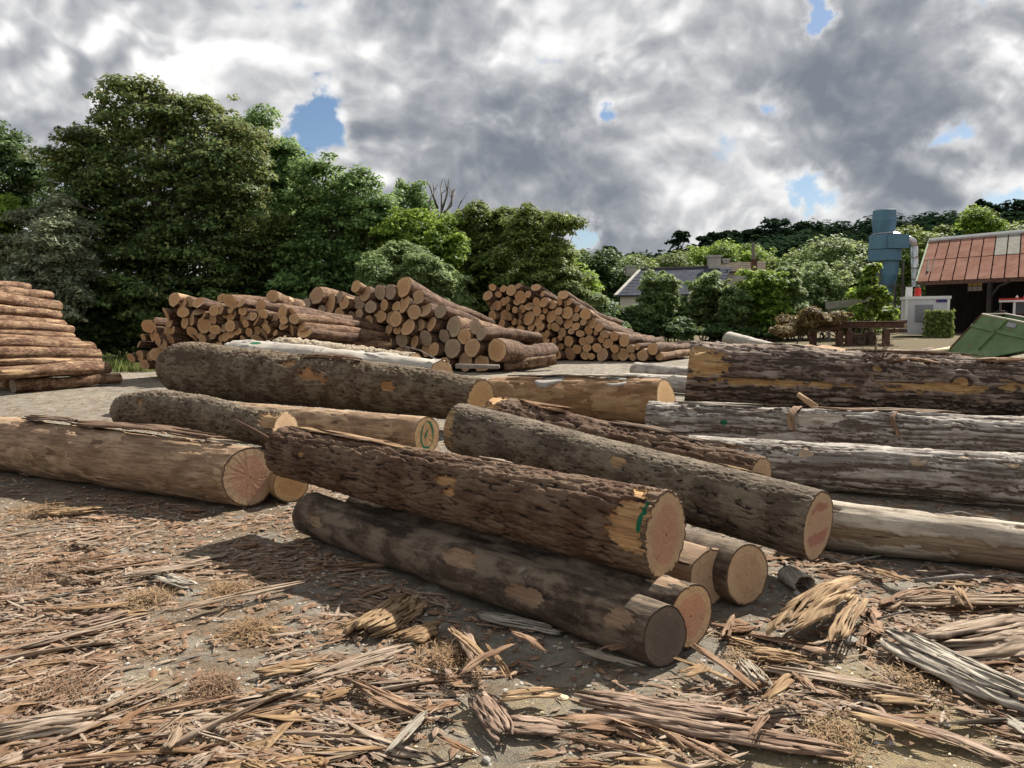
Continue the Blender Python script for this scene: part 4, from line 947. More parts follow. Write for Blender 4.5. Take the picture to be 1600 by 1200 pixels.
# middle distance
mg = 'round-topped trees in the middle distance behind the house'
for i, (nm, x, y, rx, ry, Y, mt, lab) in enumerate([
    ('oak_tree', 935, 440, 45, 42, 66, 'dark', 'dark round tree left of the slate-roofed house'), ('oak_tree', 985, 425, 45, 26, 84, 'oak', 'low olive tree crown above the left chimney of the house'),
    ('oak_tree', 905, 415, 30, 22, 92, 'oak', 'small tree crown at the far left of the middle distance, beyond the far right pile'), ('oak_tree', 1050, 422, 45, 24, 88, 'oak', 'olive tree crown behind the house roof ridge'),
    ('oak_tree', 1115, 402, 48, 22, 92, 'bright', 'bright domed tree behind the central chimney of the house'), ('oak_tree', 1165, 405, 40, 22, 95, 'bright', 'bright domed tree behind the bare pole by the house'),
    ('ash_tree', 1290, 415, 55, 34, 64, 'willow', 'pale rounded tree rising left of the blue cyclone'), ('ash_tree', 1340, 410, 36, 34, 66, 'oak', 'tree crown touching the left side of the blue cyclone'),
    ('oak_tree', 1235, 425, 40, 28, 76, 'oak', 'low tree crown right of the bare pole by the house'), ('oak_tree', 1425, 405, 36, 46, 74, 'oak', 'tree between the blue cyclone and the silver duct'),
    ('poplar_tree', 1528, 352, 23, 26, 88, 'bright', 'bright green tree peeping over the red shed roof'), ('oak_tree', 1585, 372, 34, 22, 92, 'oak', 'tree crown behind the right end of the red shed roof'),
    ('oak_tree', 1475, 385, 30, 22, 96, 'oak', 'tree crown behind the left end of the red shed roof')]):
    tree(nm, lab, 'tree', [(x, y, rx, ry), (x - rx * .3, y + ry * .5, rx * .8, ry * .9), (x + rx * .3, y + ry * .4, rx * .8, ry * .8), (x, y + 2 * ry, rx * .8, ry * 1.2)], Y, 7000, .34, mt, 40 + i, 1.25, .25, x, mg, nb=6, core=.2)
# shrubs before the house
sg = 'shrubs growing between the yard and the house'
for i, (lobs, mt, lab, nst, Y) in enumerate([
    ([(1010,450,10,20),(1035,458,28,32),(1018,490,30,35),(1052,488,22,32)], 'willow', 'dark leafy shrub hiding the left part of the house', 12, 41),
    ([(1105,450,24,28),(1120,470,30,35),(1090,485,26,28),(1125,490,22,22)], 'willow', 'many-stemmed shrub under the central chimney of the house', 22, 42),
    ([(1180,450,28,28),(1200,470,36,40),(1165,485,30,35),(1205,500,35,25)], 'bright', 'brightest yellow-green many-stemmed shrub, below the bare pole', 24, 40),
    ([(1260,445,36,32),(1290,455,40,38),(1250,480,40,36),(1300,490,40,25)], 'willow', 'greyish willow-like shrub behind the rusty beam', 16, 43),
    ([(1228,440,20,28),(1232,470,20,40)], 'willow', 'narrow upright shrub between the brightest shrub and the greyish one', 14, 41),
    ([(1150,478,22,30),(1145,500,24,24)], 'willow', 'small shrub squeezed between the two many-stemmed shrubs', 12, 40.5),
    ([(1362,430,9,14),(1350,456,16,10),(1376,462,12,14),(1345,488,22,10),(1384,490,12,12),(1366,478,8,10)], 'bright', 'leggy young tree with large leaves in front of the blue cyclone', 10, 36),
    ([(975,500,26,22),(995,508,26,16)], 'dark', 'low dark bramble below the house gable', 5, 40), ([(1060,515,40,14),(1020,515,30,12)], 'dark', 'low dark bramble at the foot of the dark leafy shrub', 4, 39),
    ([(1310,505,50,14),(1340,508,40,12)], 'bright', 'low nettles behind the rusty beam', 6, 39.5), ([(1130,518,50,9),(1190,518,45,10)], 'dark', 'low weeds behind the big grey far butt', 4, 39.5)]):
    tree('shrub', lab, 'shrub', lobs, Y, (4200 + 1500 * len(lobs)) if i != 6 else 2600, .17 if i != 6 else .26, mt, 60 + i, .34, .05, None, sg, nb=8, extra_stems=nst, elong=1.9 if mt in ('silver', 'willow') else 1.5)
tree('dry_brush', 'heap of dead brown cut brush left of the rusty beam', 'brush heap', [(1240,507,24,14),(1262,500,22,12),(1225,518,18,8),(1300,498,26,8)], 33, 6500, .12, 'dry', 80, .35, .03, 1245, None, nb=30, elong=2.6)
# weeds behind the far right pile
tree('weeds', 'tall weeds sprouting behind the crest of the far right pile', 'weeds', [(850,452,14,14),(880,458,24,14),(905,464,26,12),(925,470,18,10)], 28.5, 4500, .12, 'willow', 81, .3, .03, 890, None, nb=10, elong=3.0, extra_stems=30)

# far wood on the hill: one mass, with pines one can tell apart on its skyline
def hill_wood():
    r_ = np.random.default_rng(77); PP = []; NN = []; TT = []
    cand = []
    for i in range(1500):
        u = r_.uniform(-.16, .98); Y = r_.uniform(200, 345) if u > -.2 else 300
        cand.append((u * Y, Y))
    for (x, y) in cand:
        z = hill_z(np.array(x), np.array(y)); h = r_.uniform(5, 13); rw = r_.uniform(3.5, 7.5)
        m = 85; e = r_.normal(size=(m, 3)); e /= np.linalg.norm(e, axis=1)[:, None]; e[:, 2] = np.abs(e[:, 2]); e[:, 1] = -np.abs(e[:, 1]) * .9
        q = r_.uniform(.7, 1.12, (m, 1)); TT.append(np.full(m * 3, r_.uniform(0, .95))); p = np.array([x, y, z + h * .35]) + e * q * np.array([rw, rw, h * .65])
        PP.append(p); NN.append(e + np.array([0, 0, .5]) + r_.normal(size=(m, 3)) * .3)
    PP = np.concatenate(PP); NN = np.concatenate(NN); NN /= np.linalg.norm(NN, axis=1)[:, None]
    me = leaves_mesh('hill_wood', PP, NN, 1.7, r_, LEAF['far'], 1.2)
    me.attributes['tint'].data.foreach_set('value', (np.concatenate(TT) * .8 + .2 * r_.uniform(0, 1, len(PP) * 3)).astype(np.float32))
    o = link('hill_wood', me, kind='stuff'); tag(o, 'dense dark wood covering the far hillside on the right', 'wood')
hill_wood()
pgp = 'pines on the hill skyline'
for i, (x, ytop, wd, lab) in enumerate([(1060, 361, 14, 'tallest lone pine on the left shoulder of the hill skyline'), (1102, 367, 12, 'leftmost flat-topped pine in the skyline row'), (1122, 361, 15, 'second flat-topped pine in the skyline row'), (1140, 359, 15, 'third flat-topped pine in the skyline row'),
                                       (1163, 359, 13, 'fourth flat-topped pine in the skyline row'), (1180, 358, 12, 'fifth flat-topped pine in the skyline row'), (1208, 338, 20, 'large dark pine crown highest above the middle of the hill'),
                                       (1250, 346, 14, 'small pointed pine right of the large dark crown'), (1535, 314, 13, 'ragged pine with a bare top above the red shed roof'), (1560, 320, 14, 'dark pine second above the red shed roof'), (1588, 310, 18, 'tallest pine at the right picture edge'), (955, 384, 12, 'low far pine behind the house\'s left chimney')]):
    Y = 300; r_ = np.random.default_rng(300 + i); c = W(x, ytop + wd * .55, Y); s = Y / F
    gz = float(hill_z(np.array(c[0]), np.array(c[1]))); root = thing('pine_tree', lab, 'tree', (c[0], c[1], gz), pgp)
    lobes = [(c[0], c[1], c[2], wd * s, wd * s * .8, wd * s * .42), (c[0] + wd * s * .4, c[1], c[2] - wd * s * .5, wd * s * .7, wd * s * .6, wd * s * .3), (c[0] - wd * s * .45, c[1], c[2] - wd * s * .75, wd * s * .6, wd * s * .6, wd * s * .28)]
    Pp, Nn, cc = crown_points(lobes, 900, r_, 1.5, .6, .1)
    part('crown', leaves_mesh('crown', Pp, Nn, .95, r_, LEAF['far'], 1.2), root)
    mb = MB(); mb.tube([(c[0], c[1], gz), (c[0] + r_.normal() * .5, c[1], (gz + c[2]) / 2), (c[0], c[1], c[2])], [.4, .32, .18], 5)
    for q in range(6):
        t = cc[r_.integers(len(cc))]; mb.tube([(c[0], c[1], gz * .4 + c[2] * .6), t], [.18, .07], 4)
    part('trunk', mb.mesh('trunk', M['trunk']), root)
# grass at the edge of the yard
def grass():
    r_ = np.random.default_rng(5); n = 9000
    x = np.r_[r_.uniform(-13, -9.3, n // 3), r_.uniform(-40, 8, n - n // 3)]; y = np.r_[r_.uniform(22.5, 27, n // 3), r_.uniform(27.5, 45, n - n // 3)]
    h = r_.uniform(.12, .45, n); a = r_.uniform(0, 6.28, n); wv = .03
    b0 = np.stack([x - wv * np.cos(a), y - wv * np.sin(a), 0 * x], 1); b1 = np.stack([x + wv * np.cos(a), y + wv * np.sin(a), 0 * x], 1)
    t = np.stack([x + r_.normal(size=n) * .1, y + r_.normal(size=n) * .1, h], 1)
    me = raw_mesh('grass', np.stack([b0, b1, t], 1).reshape(-1, 3), np.arange(3 * n).reshape(n, 3), False, dict(tint=np.repeat(r_.uniform(0, 1, n), 3)), mats=[LEAF['grass']])
    o = link('grass', me, kind='stuff'); tag(o, 'rough green grass along the back edge of the yard', 'grass')
grass()

# ------------------------------------------------------------------ buildings and machinery
M['slate'] = mat_simple('slate', (.06, .064, .08), (.09, .095, .115), 2.2, .95, 40., .004, spec=.0)
M['render'] = mat_simple('pale_render_wall', (.46, .44, .38), (.54, .52, .46), 1.2, .9, 30., .004)
M['oldstone'] = mat_simple('chimney_render', (.33, .32, .29), (.43, .415, .37), 2., .9, 30., .006)
M['rooftile'] = mat_simple('brown_roof_tiles', (.09, .075, .06), (.14, .12, .10), 3., .95, 30., .01, spec=.0)
M['white'] = mat_simple('white_paint', (.66, .66, .66), (.74, .74, .735), 1.5, .5, 50., .001)
M['cabin'] = mat_simple('cabin_grey_white', (.50, .51, .53), (.57, .58, .60), 1.2, .5, 50., .001, rust=(.35, .33, .30), rust_amt=.30)
M['greyp'] = mat_simple('grey_shutter', (.24, .25, .275), (.28, .29, .31), 2., .5, 50., .001)
M['glass'] = mat_simple('dark_window_glass', (.02, .025, .03), (.04, .045, .05), 1., .08, 5., .0, spec=.6)
M['blue'] = mat_simple('blue_cyclone_paint', (.065, .15, .225), (.10, .205, .29), 1.1, .55, 20., .004, stretch=(1, 1, .5), rust=(.22, .15, .09), rust_amt=.36)
M['galv'] = mat_simple('galvanised_duct', (.50, .51, .52), (.66, .67, .68), 3., .35, 40., .002, metal=.55)
M['steel'] = mat_simple('dark_steel', (.07, .065, .06), (.13, .12, .11), 3., .6, 40., .002)
M['rust'] = mat_simple('rusty_steel', (.07, .038, .028), (.13, .075, .052), 4., .8, 40., .004)
M['roofred'] = mat_simple('faded_red_roof_sheet', (.205, .110, .085), (.27, .155, .122), 1.2, .95, 30., .002, spec=.0, stretch=(1, 1, 1), rust=(.13, .06, .04), rust_amt=.25)
M['skylight'] = mat_simple('weathered_translucent_sheet', (.22, .215, .19), (.30, .29, .25), 5., .95, 30., .002, spec=.0)
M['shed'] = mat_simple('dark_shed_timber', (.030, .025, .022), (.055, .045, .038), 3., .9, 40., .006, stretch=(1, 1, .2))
M['shedgreen'] = mat_simple('green_barge_board', (.11, .16, .095), (.15, .20, .12), 3., .7, 40., .003)
M['skip'] = mat_simple('skip_green_paint', (.085, .15, .062), (.125, .20, .085), 1.6, .6, 25., .004, rust=(.16, .085, .05), rust_amt=.38)
M['skiprim'] = mat_simple('skip_rim_worn', (.34, .30, .22), (.42, .38, .29), 5., .6, 30., .003)
M['red'] = mat_simple('red_machine_paint', (.42, .025, .02), (.50, .04, .03), 2., .4, 30., .001)
M['tyre'] = mat_simple('tyre_rubber', (.018, .018, .018), (.03, .03, .03), 8., .9, 40., .01)
M['amber'] = mat_simple('yellow_pane', (.62, .42, .10), (.70, .52, .18), 6., .5, 30., .001)
M['lamp'] = mat_simple('clear_lamp', (.55, .5, .45), (.6, .55, .5), 6., .2, 30., .001)
M['signblue'] = mat_simple('sign_blue', (.03, .03, .16), (.05, .05, .22), 6., .5, 30., .0)
M['ivy'] = LEAF['oak']
M['sawdust'] = mat_simple('sawdust_heap', (.30, .19, .11), (.42, .29, .18), 3., .95, 60., .02)

def V3(*a): return np.array(a, float)
# cottage with slate roof: eaves line and ridge line run nearly across the view
def roof_slates(root, a, b, c, d, nx, ny, mat, name='slate'):
    """slates on the plane a-b (eaves) c-d (ridge above b and a), each its own piece, sharing one mesh"""
    ux = (b - a) / nx; uy = (d - a) / ny; n = unit(np.cross(ux, uy)); n = n if n[2] > 0 else -n
    mb = MB(); 
    o0 = V3(0, 0, 0)
    mb.quad(o0 + n * .035, o0 + ux * .97 + n * .035, o0 + ux * .97 + uy * 1.06 + n * .008, o0 + uy * 1.06 + n * .008, .02)
    me = mb.mesh(name, mat)
    for j in range(ny):
        for i in range(nx):
            q = link(name, me, root); q.location = Vector(a + ux * (i + (.5 if j % 2 else 0) * (i < nx - 1)) + uy * j) - root.location
YH = 60
e0, e1 = W(962, 462, YH), W(1118, 447, YH - 2); r0, r1 = W(1001, 421.5, YH + 5), W(1118, 405, YH + 3)
e1[2] = e0[2]; r1[2] = r0[2]
g0 = V3(e0[0], e0[1], 0); back = (r0 - e0) * [1, 1, 0]; e0b = e0 + 2 * back; e1b = e1 + 2 * back
cot = thing('house', 'grey slate-roofed cottage with pale walls half hidden by shrubs', 'house', (e0[0], e0[1], 0))
mb = MB(); ins = unit(e1 - e0) * .25; bi = unit(back) * .3
A0, A1, B0, B1 = e0 + ins + bi, e1 - ins + bi, e0b + ins - bi, e1b - ins - bi
fl = lambda p: V3(p[0], p[1], 0)
mb.quad(fl(A0), fl(A1), A1, A0); mb.quad(fl(B1), fl(B0), B0, B1); rr0, rr1 = r0 + ins - V3(0, 0, .12), r1 - ins - V3(0, 0, .12)
mb.add([fl(A0), A0, rr0, B0, fl(B0)], [(0, 1, 2, 3, 4)]); mb.add([fl(A1), A1, rr1, B1, fl(B1)], [(0, 1, 2, 3, 4)])
part('wall', mb.mesh('wall', M['render']), cot)
mb = MB(); mb.quad(e0, e1, r1, r0, .12); mb.quad(r0, r1, e1b, e0b, .12); rf = part('roof', mb.mesh('roof', M['slate']), cot)
rf2 = part('slate_courses', MB().quad(e0 + V3(0, 0, .02), e1 + V3(0, 0, .02), r1 + V3(0, 0, .02), r0 + V3(0, 0, .02)).mesh('slate_courses', M['slate']), cot)
bpy.data.objects.remove(rf2)
roof_slates(cot, e0, e1, r1, r0, 18, 9, M['slate'])
mb = MB(); mb.tube([r0 + V3(0, 0, .06), r1 + V3(0, 0, .06)], .13, 6); part('ridge_tiles', mb.mesh('ridge_tiles', M['steel']), cot)
mb = MB(); dv = V3(0, 0, .08); mb.quad(e0 - ins * .6 + dv, e0 + ins * .5 + dv, r0 + ins * .5 + dv, r0 - ins * .6 + dv, .14); part('verge', mb.mesh('verge', M['oldstone']), cot)
def chimney(root, px, ytop, ybot, wpx, Y):
    c = W(px, ytop, Y); zb = W(px, ybot, Y)[2]; wd_ = wpx * Y / F
    mb = MB(); mb.box((c[0], c[1], (c[2] + zb) / 2 - .1), (wd_, wd_ * .7, c[2] - zb)); ch = part('chimney', mb.mesh('chimney', M['oldstone']), root)
    mb = MB(); mb.box((c[0], c[1], c[2] - .08), (wd_ * 1.22, wd_ * .9, .16)); k = link('chimney_cap', mb.mesh('chimney_cap', M['oldstone']), ch); k.location = -root.location
chimney(cot, 985, 415, 430, 15, YH + 5); chimney(cot, 1116, 399, 418, 18, YH + 3)
# windows on the wall facing the yard
u = unit(A1 - A0); nrm = unit(np.cross(u, [0, 0, 1])); nrm = nrm if nrm[1] < 0 else -nrm
for k, t in enumerate((1.75, 5.0)):
    c = fl(A0) + u * t + V3(0, 0, 1.55)
    mb = MB(); mb.box(c + nrm * .03, (1.0, .07, 1.3), u, nrm); wf = part('window', mb.mesh('window', M['white']), cot)
    for sx in (-.22, .22):
        mb = MB(); mb.box(c + nrm * .075 + u * sx, (.38, .02, 1.1), u, nrm); p_ = link('pane', mb.mesh('pane', M['glass']), wf); p_.location = -cot.location
# lower brown roof to the right
s0, s1 = W(1120, 425, YH + 3), W(1196, 424, YH + 2); t0, t1 = W(1124, 411, YH + 6), W(1192, 408, YH + 5); s1[2] = s0[2]; t1[2] = t0[2]
ann = thing('house', 'low brown-tiled house joined to the right of the slate cottage', 'house', (s0[0], s0[1], 0))
mb = MB(); mb.quad(s0, s1, t1, t0, .12); bk = (t0 - s0) * [1, 1, 0]; mb.quad(t0, t1, s1 + 2 * bk, s0 + 2 * bk, .12); part('roof', mb.mesh('roof', M['rooftile']), ann)
roof_slates(ann, s0, s1, t1, t0, 12, 5, M['rooftile'], 'tile')
mb = MB(); bi = unit(bk) * .3; mb.quad(fl(s0 + bi), fl(s1 + bi), s1 + bi, s0 + bi); mb.add([fl(s1 + bi), s1 + bi, t1, s1 + 2 * bk - bi, fl(s1 + 2 * bk - bi)], [(0, 1, 2, 3, 4)]); part('wall', mb.mesh('wall', M['render']), ann)
chimney(ann, 1135, 404, 414, 9, YH + 6)
# small roof verge showing behind the far right pile
q0, q1, q2, q3 = W(914, 458, 44), W(944, 474, 44), W(960, 492, 46), W(905, 480, 46)
sm = thing('lean_to', 'small low slate roof with a white verge behind the far right pile', 'shed', (q1[0], q1[1], 0))
mb = MB(); mb.quad(W(911, 459, 44), W(945, 476, 44), W(945, 492, 42.5), W(905, 475, 42.5), .08); part('roof', mb.mesh('roof', M['slate']), sm)
mb = MB(); mb.tube([W(912, 458, 44), W(946, 475.5, 44)], .07, 4); part('verge', mb.mesh('verge', M['white']), sm)
mb = MB(); c = W(930, 480, 43.2); mb.box((c[0], c[1], .9), (1.0, .8, 1.8)); part('wall', mb.mesh('wall', M['render']), sm)
# bare pole
c = W(1178, 379, 52); po = thing('pole', 'bare weathered timber pole standing beside the brown-tiled house', 'pole', (c[0], c[1], 0))
mb = MB(); mb.tube([(c[0], c[1], 0), (c[0], c[1], c[2] * .6), (c[0] - .05, c[1], c[2])], [.17, .15, .12], 8); part('shaft', mb.mesh('shaft', M['dead']), po)
mb = MB(); b_ = W(1178, 415, 51.8); mb.box(b_, (.35, .25, .9)); part('fitting', mb.mesh('fitting', M['rust']), po)

# blue cyclone
YC = 53; s = YC / F; base = W(1381, 500, YC); cy = thing('cyclone_separator', 'tall blue sawdust cyclone with a flared top and square side inlet', 'machine', (base[0], base[1], 0))
zz = lambda y: W(1381, y, YC)[2]
def band(nm, prof, mat=M['blue'], dx=0.):
    mb = MB(); mb.lathe((base[0] + dx, base[1], 0), [(r_ * s, zz(y)) for r_, y in prof], 32); return part(nm, mb.mesh(nm, mat, False), cy)
band('flared_top', [(14.5, 366), (15.3, 364), (17.5, 346), (17.9, 345), (17.3, 343), (16.2, 329), (15.6, 328.5), (15.4, 330)], dx=-4.5 * s)
band('rain_collar', [(9, 369), (17, 368), (22, 366.5), (16, 363.5), (9, 362)], M['galv'], dx=-1.0 * s)
band('upper_drum', [(23.2, 390), (23.6, 388.5), (23.6, 369), (23, 367.8), (10, 366.5)], dx=-1.5 * s)
band('middle_drum', [(20, 408.5), (23.3, 408), (23.8, 406.8), (23.4, 391), (20, 390)], dx=-2. * s)
band('cone', [(9, 462), (15, 442), (17.8, 431), (18.4, 430), (18.2, 428.5), (18.8, 410), (18.5, 408)])
mb = MB(); c0 = W(1398, 378, YC - .6); mb.box((c0[0], c0[1] , c0[2]), (32 * s, 1.1, 20.5 * s)); part('side_inlet', mb.mesh('side_inlet', M['blue']), cy)
for dx, dy in ((-16, -.6), (20, -.6), (24, .7), (-16, .7)):
    mb = MB(); mb.box((base[0] + dx * s, base[1] + dy, zz(408) / 2), (.14, .14, zz(408))); part('leg', mb.mesh('leg', M['steel']), cy)
for z_ in (1.2, 3.2):
    mb = MB(); mb.box((base[0] + 4 * s, base[1] - .68, z_), (40 * s, .06, .1)); part('brace', mb.mesh('brace', M['steel']), cy)
du = thing('duct', 'silver galvanised duct with an elbow, dropping from the blue cyclone to the shed', 'duct', (W(1427, 500, YC)[0], W(1427, 500, YC)[1], 0))
pts = [W(1413, 373, YC - .6), W(1420, 373.5, YC - .6), W(1426.5, 377, YC - .6), W(1428.5, 385, YC - .6)]
mb = MB(); mb.tube(pts, [5 * s] * 4, 14); part('elbow', mb.mesh('elbow', M['galv'], True), du)
yy = [385, 402, 419, 436, 448]
for k in range(4):
    a, b = W(1428.5 + k * .4, yy[k], YC - .6), W(1428.9 + k * .4, yy[k + 1], YC - .6)
    mb = MB(); mb.tube([a, a * .08 + b * .92, b], [5 * s, 5 * s, 5.5 * s], 14); part('duct_section', mb.mesh('duct_section', M['galv'], True), du)

# open shed with red sheet roof
ax = unit([.50, -.866, 0]); el = W(1433, 440, 50.); rl = W(1452.5, 377, 55.5)
zr = rl[2]; el_r = el + ax * 17; dvec = (rl - el); perp = V3(-ax[1], ax[0], 0); perp = perp if perp @ (rl - el) > 0 else -perp
Lr = 17.
sh = thing('shed', 'open-fronted dark timber shed under a faded red sheet roof with grey skylights', 'shed', (el[0], el[1], 0))
ra, rb = rl, rl + ax * Lr; ea, eb = el, el + ax * Lr
upv = (ra - ea)
nS = 22; 
for i in range(nS):
    for j in range(2):
        f0, f1 = i / nS, (i + 1) / nS; g0_, g1_ = (0, .52) if j == 0 else (.50, 1.0)
        lift = V3(0, 0, .03 if j else 0.)
        P00 = ea + ax * Lr * f0 + upv * g0_ + lift; P10 = ea + ax * Lr * (f1 - .004) + upv * g0_ + lift; P01 = P00 + upv * (g1_ - g0_); P11 = P10 + upv * (g1_ - g0_)
        mb = MB(); 
        wq = (P10 - P00); nn_ = unit(np.cross(wq, upv)); nn_ = nn_ if nn_[2] > 0 else -nn_
        # shallow trapezoid ribs pressed in each sheet
        cs = [(0, 0), (.03, .022), (.08, .022), (.11, 0), (.47, 0), (.50, .010), (.53, 0), (1.0, 0)]
        vs = [P00 + wq * a_ + nn_ * h_ for a_, h_ in cs] + [P01 + wq * a_ + nn_ * h_ for a_, h_ in cs]; n8 = len(cs)
        mb.add(vs, [(k, k + 1, n8 + k + 1, n8 + k) for k in range(n8 - 1)])
        sky_ = (j == 1 and i in (6, 7, 10, 11)) or False
        part('skylight_sheet' if sky_ else 'roof_sheet', mb.mesh('roof_sheet', M['skylight'] if sky_ else M['roofred']), sh, label='weathered grey translucent roof sheet' if sky_ else None)
mb = MB(); mb.tube([ra + V3(0, 0, .08), rb + V3(0, 0, .08)], .16, 6); part('ridge_cap', mb.mesh('ridge_cap', M['white']), sh)
mb = MB(); mb.quad(ea - ax * .12 + V3(0, 0, .05), ea + V3(0, 0, .05), ra + V3(0, 0, .05), ra - ax * .12 + V3(0, 0, .05), .25); part('barge_board', mb.mesh('barge_board', M['shedgreen']), sh)
mb = MB(); mb.box((ea + eb) / 2 + V3(0, 0, -.14), (Lr, .08, .22), ax, perp); part('eaves_beam', mb.mesh('eaves_beam', M['rust']), sh)
wb = 9.5   # depth of the shed
mb = MB(); back0 = fl(ea + perp * wb); back1 = fl(eb + perp * wb); far = V3(0, 0, 3.3)
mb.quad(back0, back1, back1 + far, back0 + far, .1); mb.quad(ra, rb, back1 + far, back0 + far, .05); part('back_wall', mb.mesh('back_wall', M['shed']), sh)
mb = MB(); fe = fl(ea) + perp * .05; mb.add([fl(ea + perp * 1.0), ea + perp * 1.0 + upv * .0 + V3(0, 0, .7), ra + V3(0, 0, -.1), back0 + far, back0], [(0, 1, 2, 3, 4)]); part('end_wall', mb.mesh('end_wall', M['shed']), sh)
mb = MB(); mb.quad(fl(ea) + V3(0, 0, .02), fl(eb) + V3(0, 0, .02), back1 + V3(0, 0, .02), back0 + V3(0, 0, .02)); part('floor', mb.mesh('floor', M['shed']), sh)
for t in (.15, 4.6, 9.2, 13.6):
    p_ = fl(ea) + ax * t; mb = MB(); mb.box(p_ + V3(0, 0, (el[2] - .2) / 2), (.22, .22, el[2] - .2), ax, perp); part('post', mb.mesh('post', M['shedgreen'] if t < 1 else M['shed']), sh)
for t in (4.6, 9.2):
    p_ = fl(ea) + ax * t + V3(0, 0, el[2] - 1.2); mb = MB(); mb.tube([p_, p_ + ax * .5 + V3(0, 0, .7), p_ + ax * 1.2 + V3(0, 0, 1.0)], .08, 6); part('knee_brace', mb.mesh('knee_brace', M['shed']), sh)
c = W(1524, 447, 50.5); mb = MB(); mb.box(c, (1.0, .06, .72), ax, perp); wf = part('window', mb.mesh('window', M['shed']), sh)
for i in range(3):
    for j in range(2):
        mb = MB(); mb.box(c + ax * (-.31 + .31 * i) - perp * .05 + V3(0, 0, -.17 + .34 * j), (.27, .03, .30), ax, perp); p_ = link('pane', mb.mesh('pane', M['amber'] if j else M['lamp']), wf); p_.location = -sh.location

# office cabin
fx = unit([.93, -.37, 0]); fy = V3(-fx[1], fx[0], 0)      # along the front, and back
cl = G(1413, 526); cc_ = cl
cab = thing('cabin', 'grey-white site office cabin with a grey shutter, in front of the shed', 'cabin', (cl[0], cl[1], 0))
Wc, Dc, Hc = 2.65, 2.3, 2.45
Y0c = cl[1]; Wc = (1472 - 1413) * Y0c / F / .98; Hc = W(1413, 467, Y0c)[2]
cen = fl(cl) + fx * Wc / 2 + fy * Dc / 2
mb = MB(); mb.box(cen + V3(0, 0, .12 + (Hc - .12) / 2), (Wc, Dc, Hc - .12), fx, fy); part('body', mb.mesh('body', M['cabin']), cab)
mb = MB(); mb.box(cen + V3(0, 0, Hc + .05), (Wc + .14, Dc + .14, .16), fx, fy); part('roof', mb.mesh('roof', M['white']), cab)
for t in (.06, Wc - .06):
    mb = MB(); mb.box(fl(cl) + fx * t - fy * .012 + V3(0, 0, Hc / 2 + .06), (.13, .05, Hc - .14), fx, fy); part('corner_post', mb.mesh('corner_post', M['white']), cab)
mb = MB(); mb.box(fl(cl) + fx * Wc * .43 - fy * .03 + V3(0, 0, Hc * .62), (Wc * .40, .07, Hc * .44), fx, fy); sht = part('shutter', mb.mesh('shutter', M['greyp']), cab)
for k in range(9):
    mb = MB(); mb.box(fl(cl) + fx * Wc * .43 - fy * .075 + V3(0, 0, Hc * (.43 + .048 * k)), (Wc * .38, .012, .07), fx, fy); p_ = link('slat', mb.mesh('slat', M['greyp']), sht); p_.location = -cab.location
mb = MB(); mb.box(fl(cl) + fx * Wc * .82 - fy * .02 + V3(0, 0, Hc * .93), (Wc * .25, .03, .15), fx, fy); sg_ = part('name_sign', mb.mesh('name_sign', M['signblue']), cab)
mb = MB(); mb.box(fl(cl) + fx * Wc * .70 - fy * .037 + V3(0, 0, Hc * .935), (.05, .008, .07), fx, fy); p_ = link('red_mark', mb.mesh('red_mark', M['red']), sg_); p_.location = -cab.location
mb = MB(); mb.box(fl(cl) + fx * (Wc + .015) + fy * Dc * .5 + V3(0, 0, 1.1), (.04, .85, 2.0), fx, fy); dr = part('door', mb.mesh('door', M['greyp']), cab)
mb = MB(); mb.box(fl(cl) + fx * (Wc + .05) + fy * Dc * .34 + V3(0, 0, 1.05), (.05, .12, .03), fx, fy); p_ = link('handle', mb.mesh('handle', M['steel']), dr); p_.location = -cab.location
# things standing on the cabin roof
zt = Hc + .13
b1 = fl(cl) + fx * .28 + fy * 1.2 + V3(0, 0, zt); bx_ = thing('crate', 'small white box standing on the left end of the cabin roof', 'box', b1)
mb = MB(); mb.box(b1 + V3(0, 0, .28), (.34, .3, .56), fx, fy); part('body', mb.mesh('body', M['white']), bx_); mb = MB(); mb.box(b1 + V3(0, 0, .575), (.38, .34, .03), fx, fy); part('lid', mb.mesh('lid', M['greyp']), bx_)
b2 = fl(cl) + fx * .72 + fy * 1.0 + V3(0, 0, zt); gb = thing('gas_bottle', 'red gas bottle standing on the cabin roof', 'gas bottle', b2)
mb = MB(); mb.lathe(b2, [(.15, 0), (.17, .03), (.17, .42), (.13, .50), (.06, .53)], 16); part('body', mb.mesh('body', M['red'], True), gb)
mb = MB(); mb.lathe(b2, [(.08, .53), (.09, .56), (.09, .62), (.07, .63)], 10); part('collar', mb.mesh('collar', M['steel']), gb)
# ivy-covered box before the cabin
b3 = fl(cl) + fx * Wc * .68 - fy * 1.1; iv = thing('ivy_box', 'square grey box overgrown with ivy before the cabin', 'box', b3)
mb = MB(); mb.box(b3 + V3(0, 0, .72), (1.25, .8, 1.44), fx, fy); part('body', mb.mesh('body', M['oldstone']), iv)
r_ = np.random.default_rng(9); n = 1500; q = r_.uniform(-.52, .52, (n, 2)); Pp = b3 + V3(0, 0, .70) + np.outer(q[:, 0] * 1.3, fx) - fy * (.42 + .06 * r_.uniform(0, 1, (n, 1))) + np.outer(q[:, 1] * 1.42, [0, 0, 1]) + r_.normal(size=(n, 3)) * .05
Nn = -fy + r_.normal(size=(n, 3)) * .5 + [0, 0, .3]; part('ivy', leaves_mesh('ivy', Pp, Nn / np.linalg.norm(Nn, axis=1)[:, None], .11, r_, LEAF['oak']), iv)

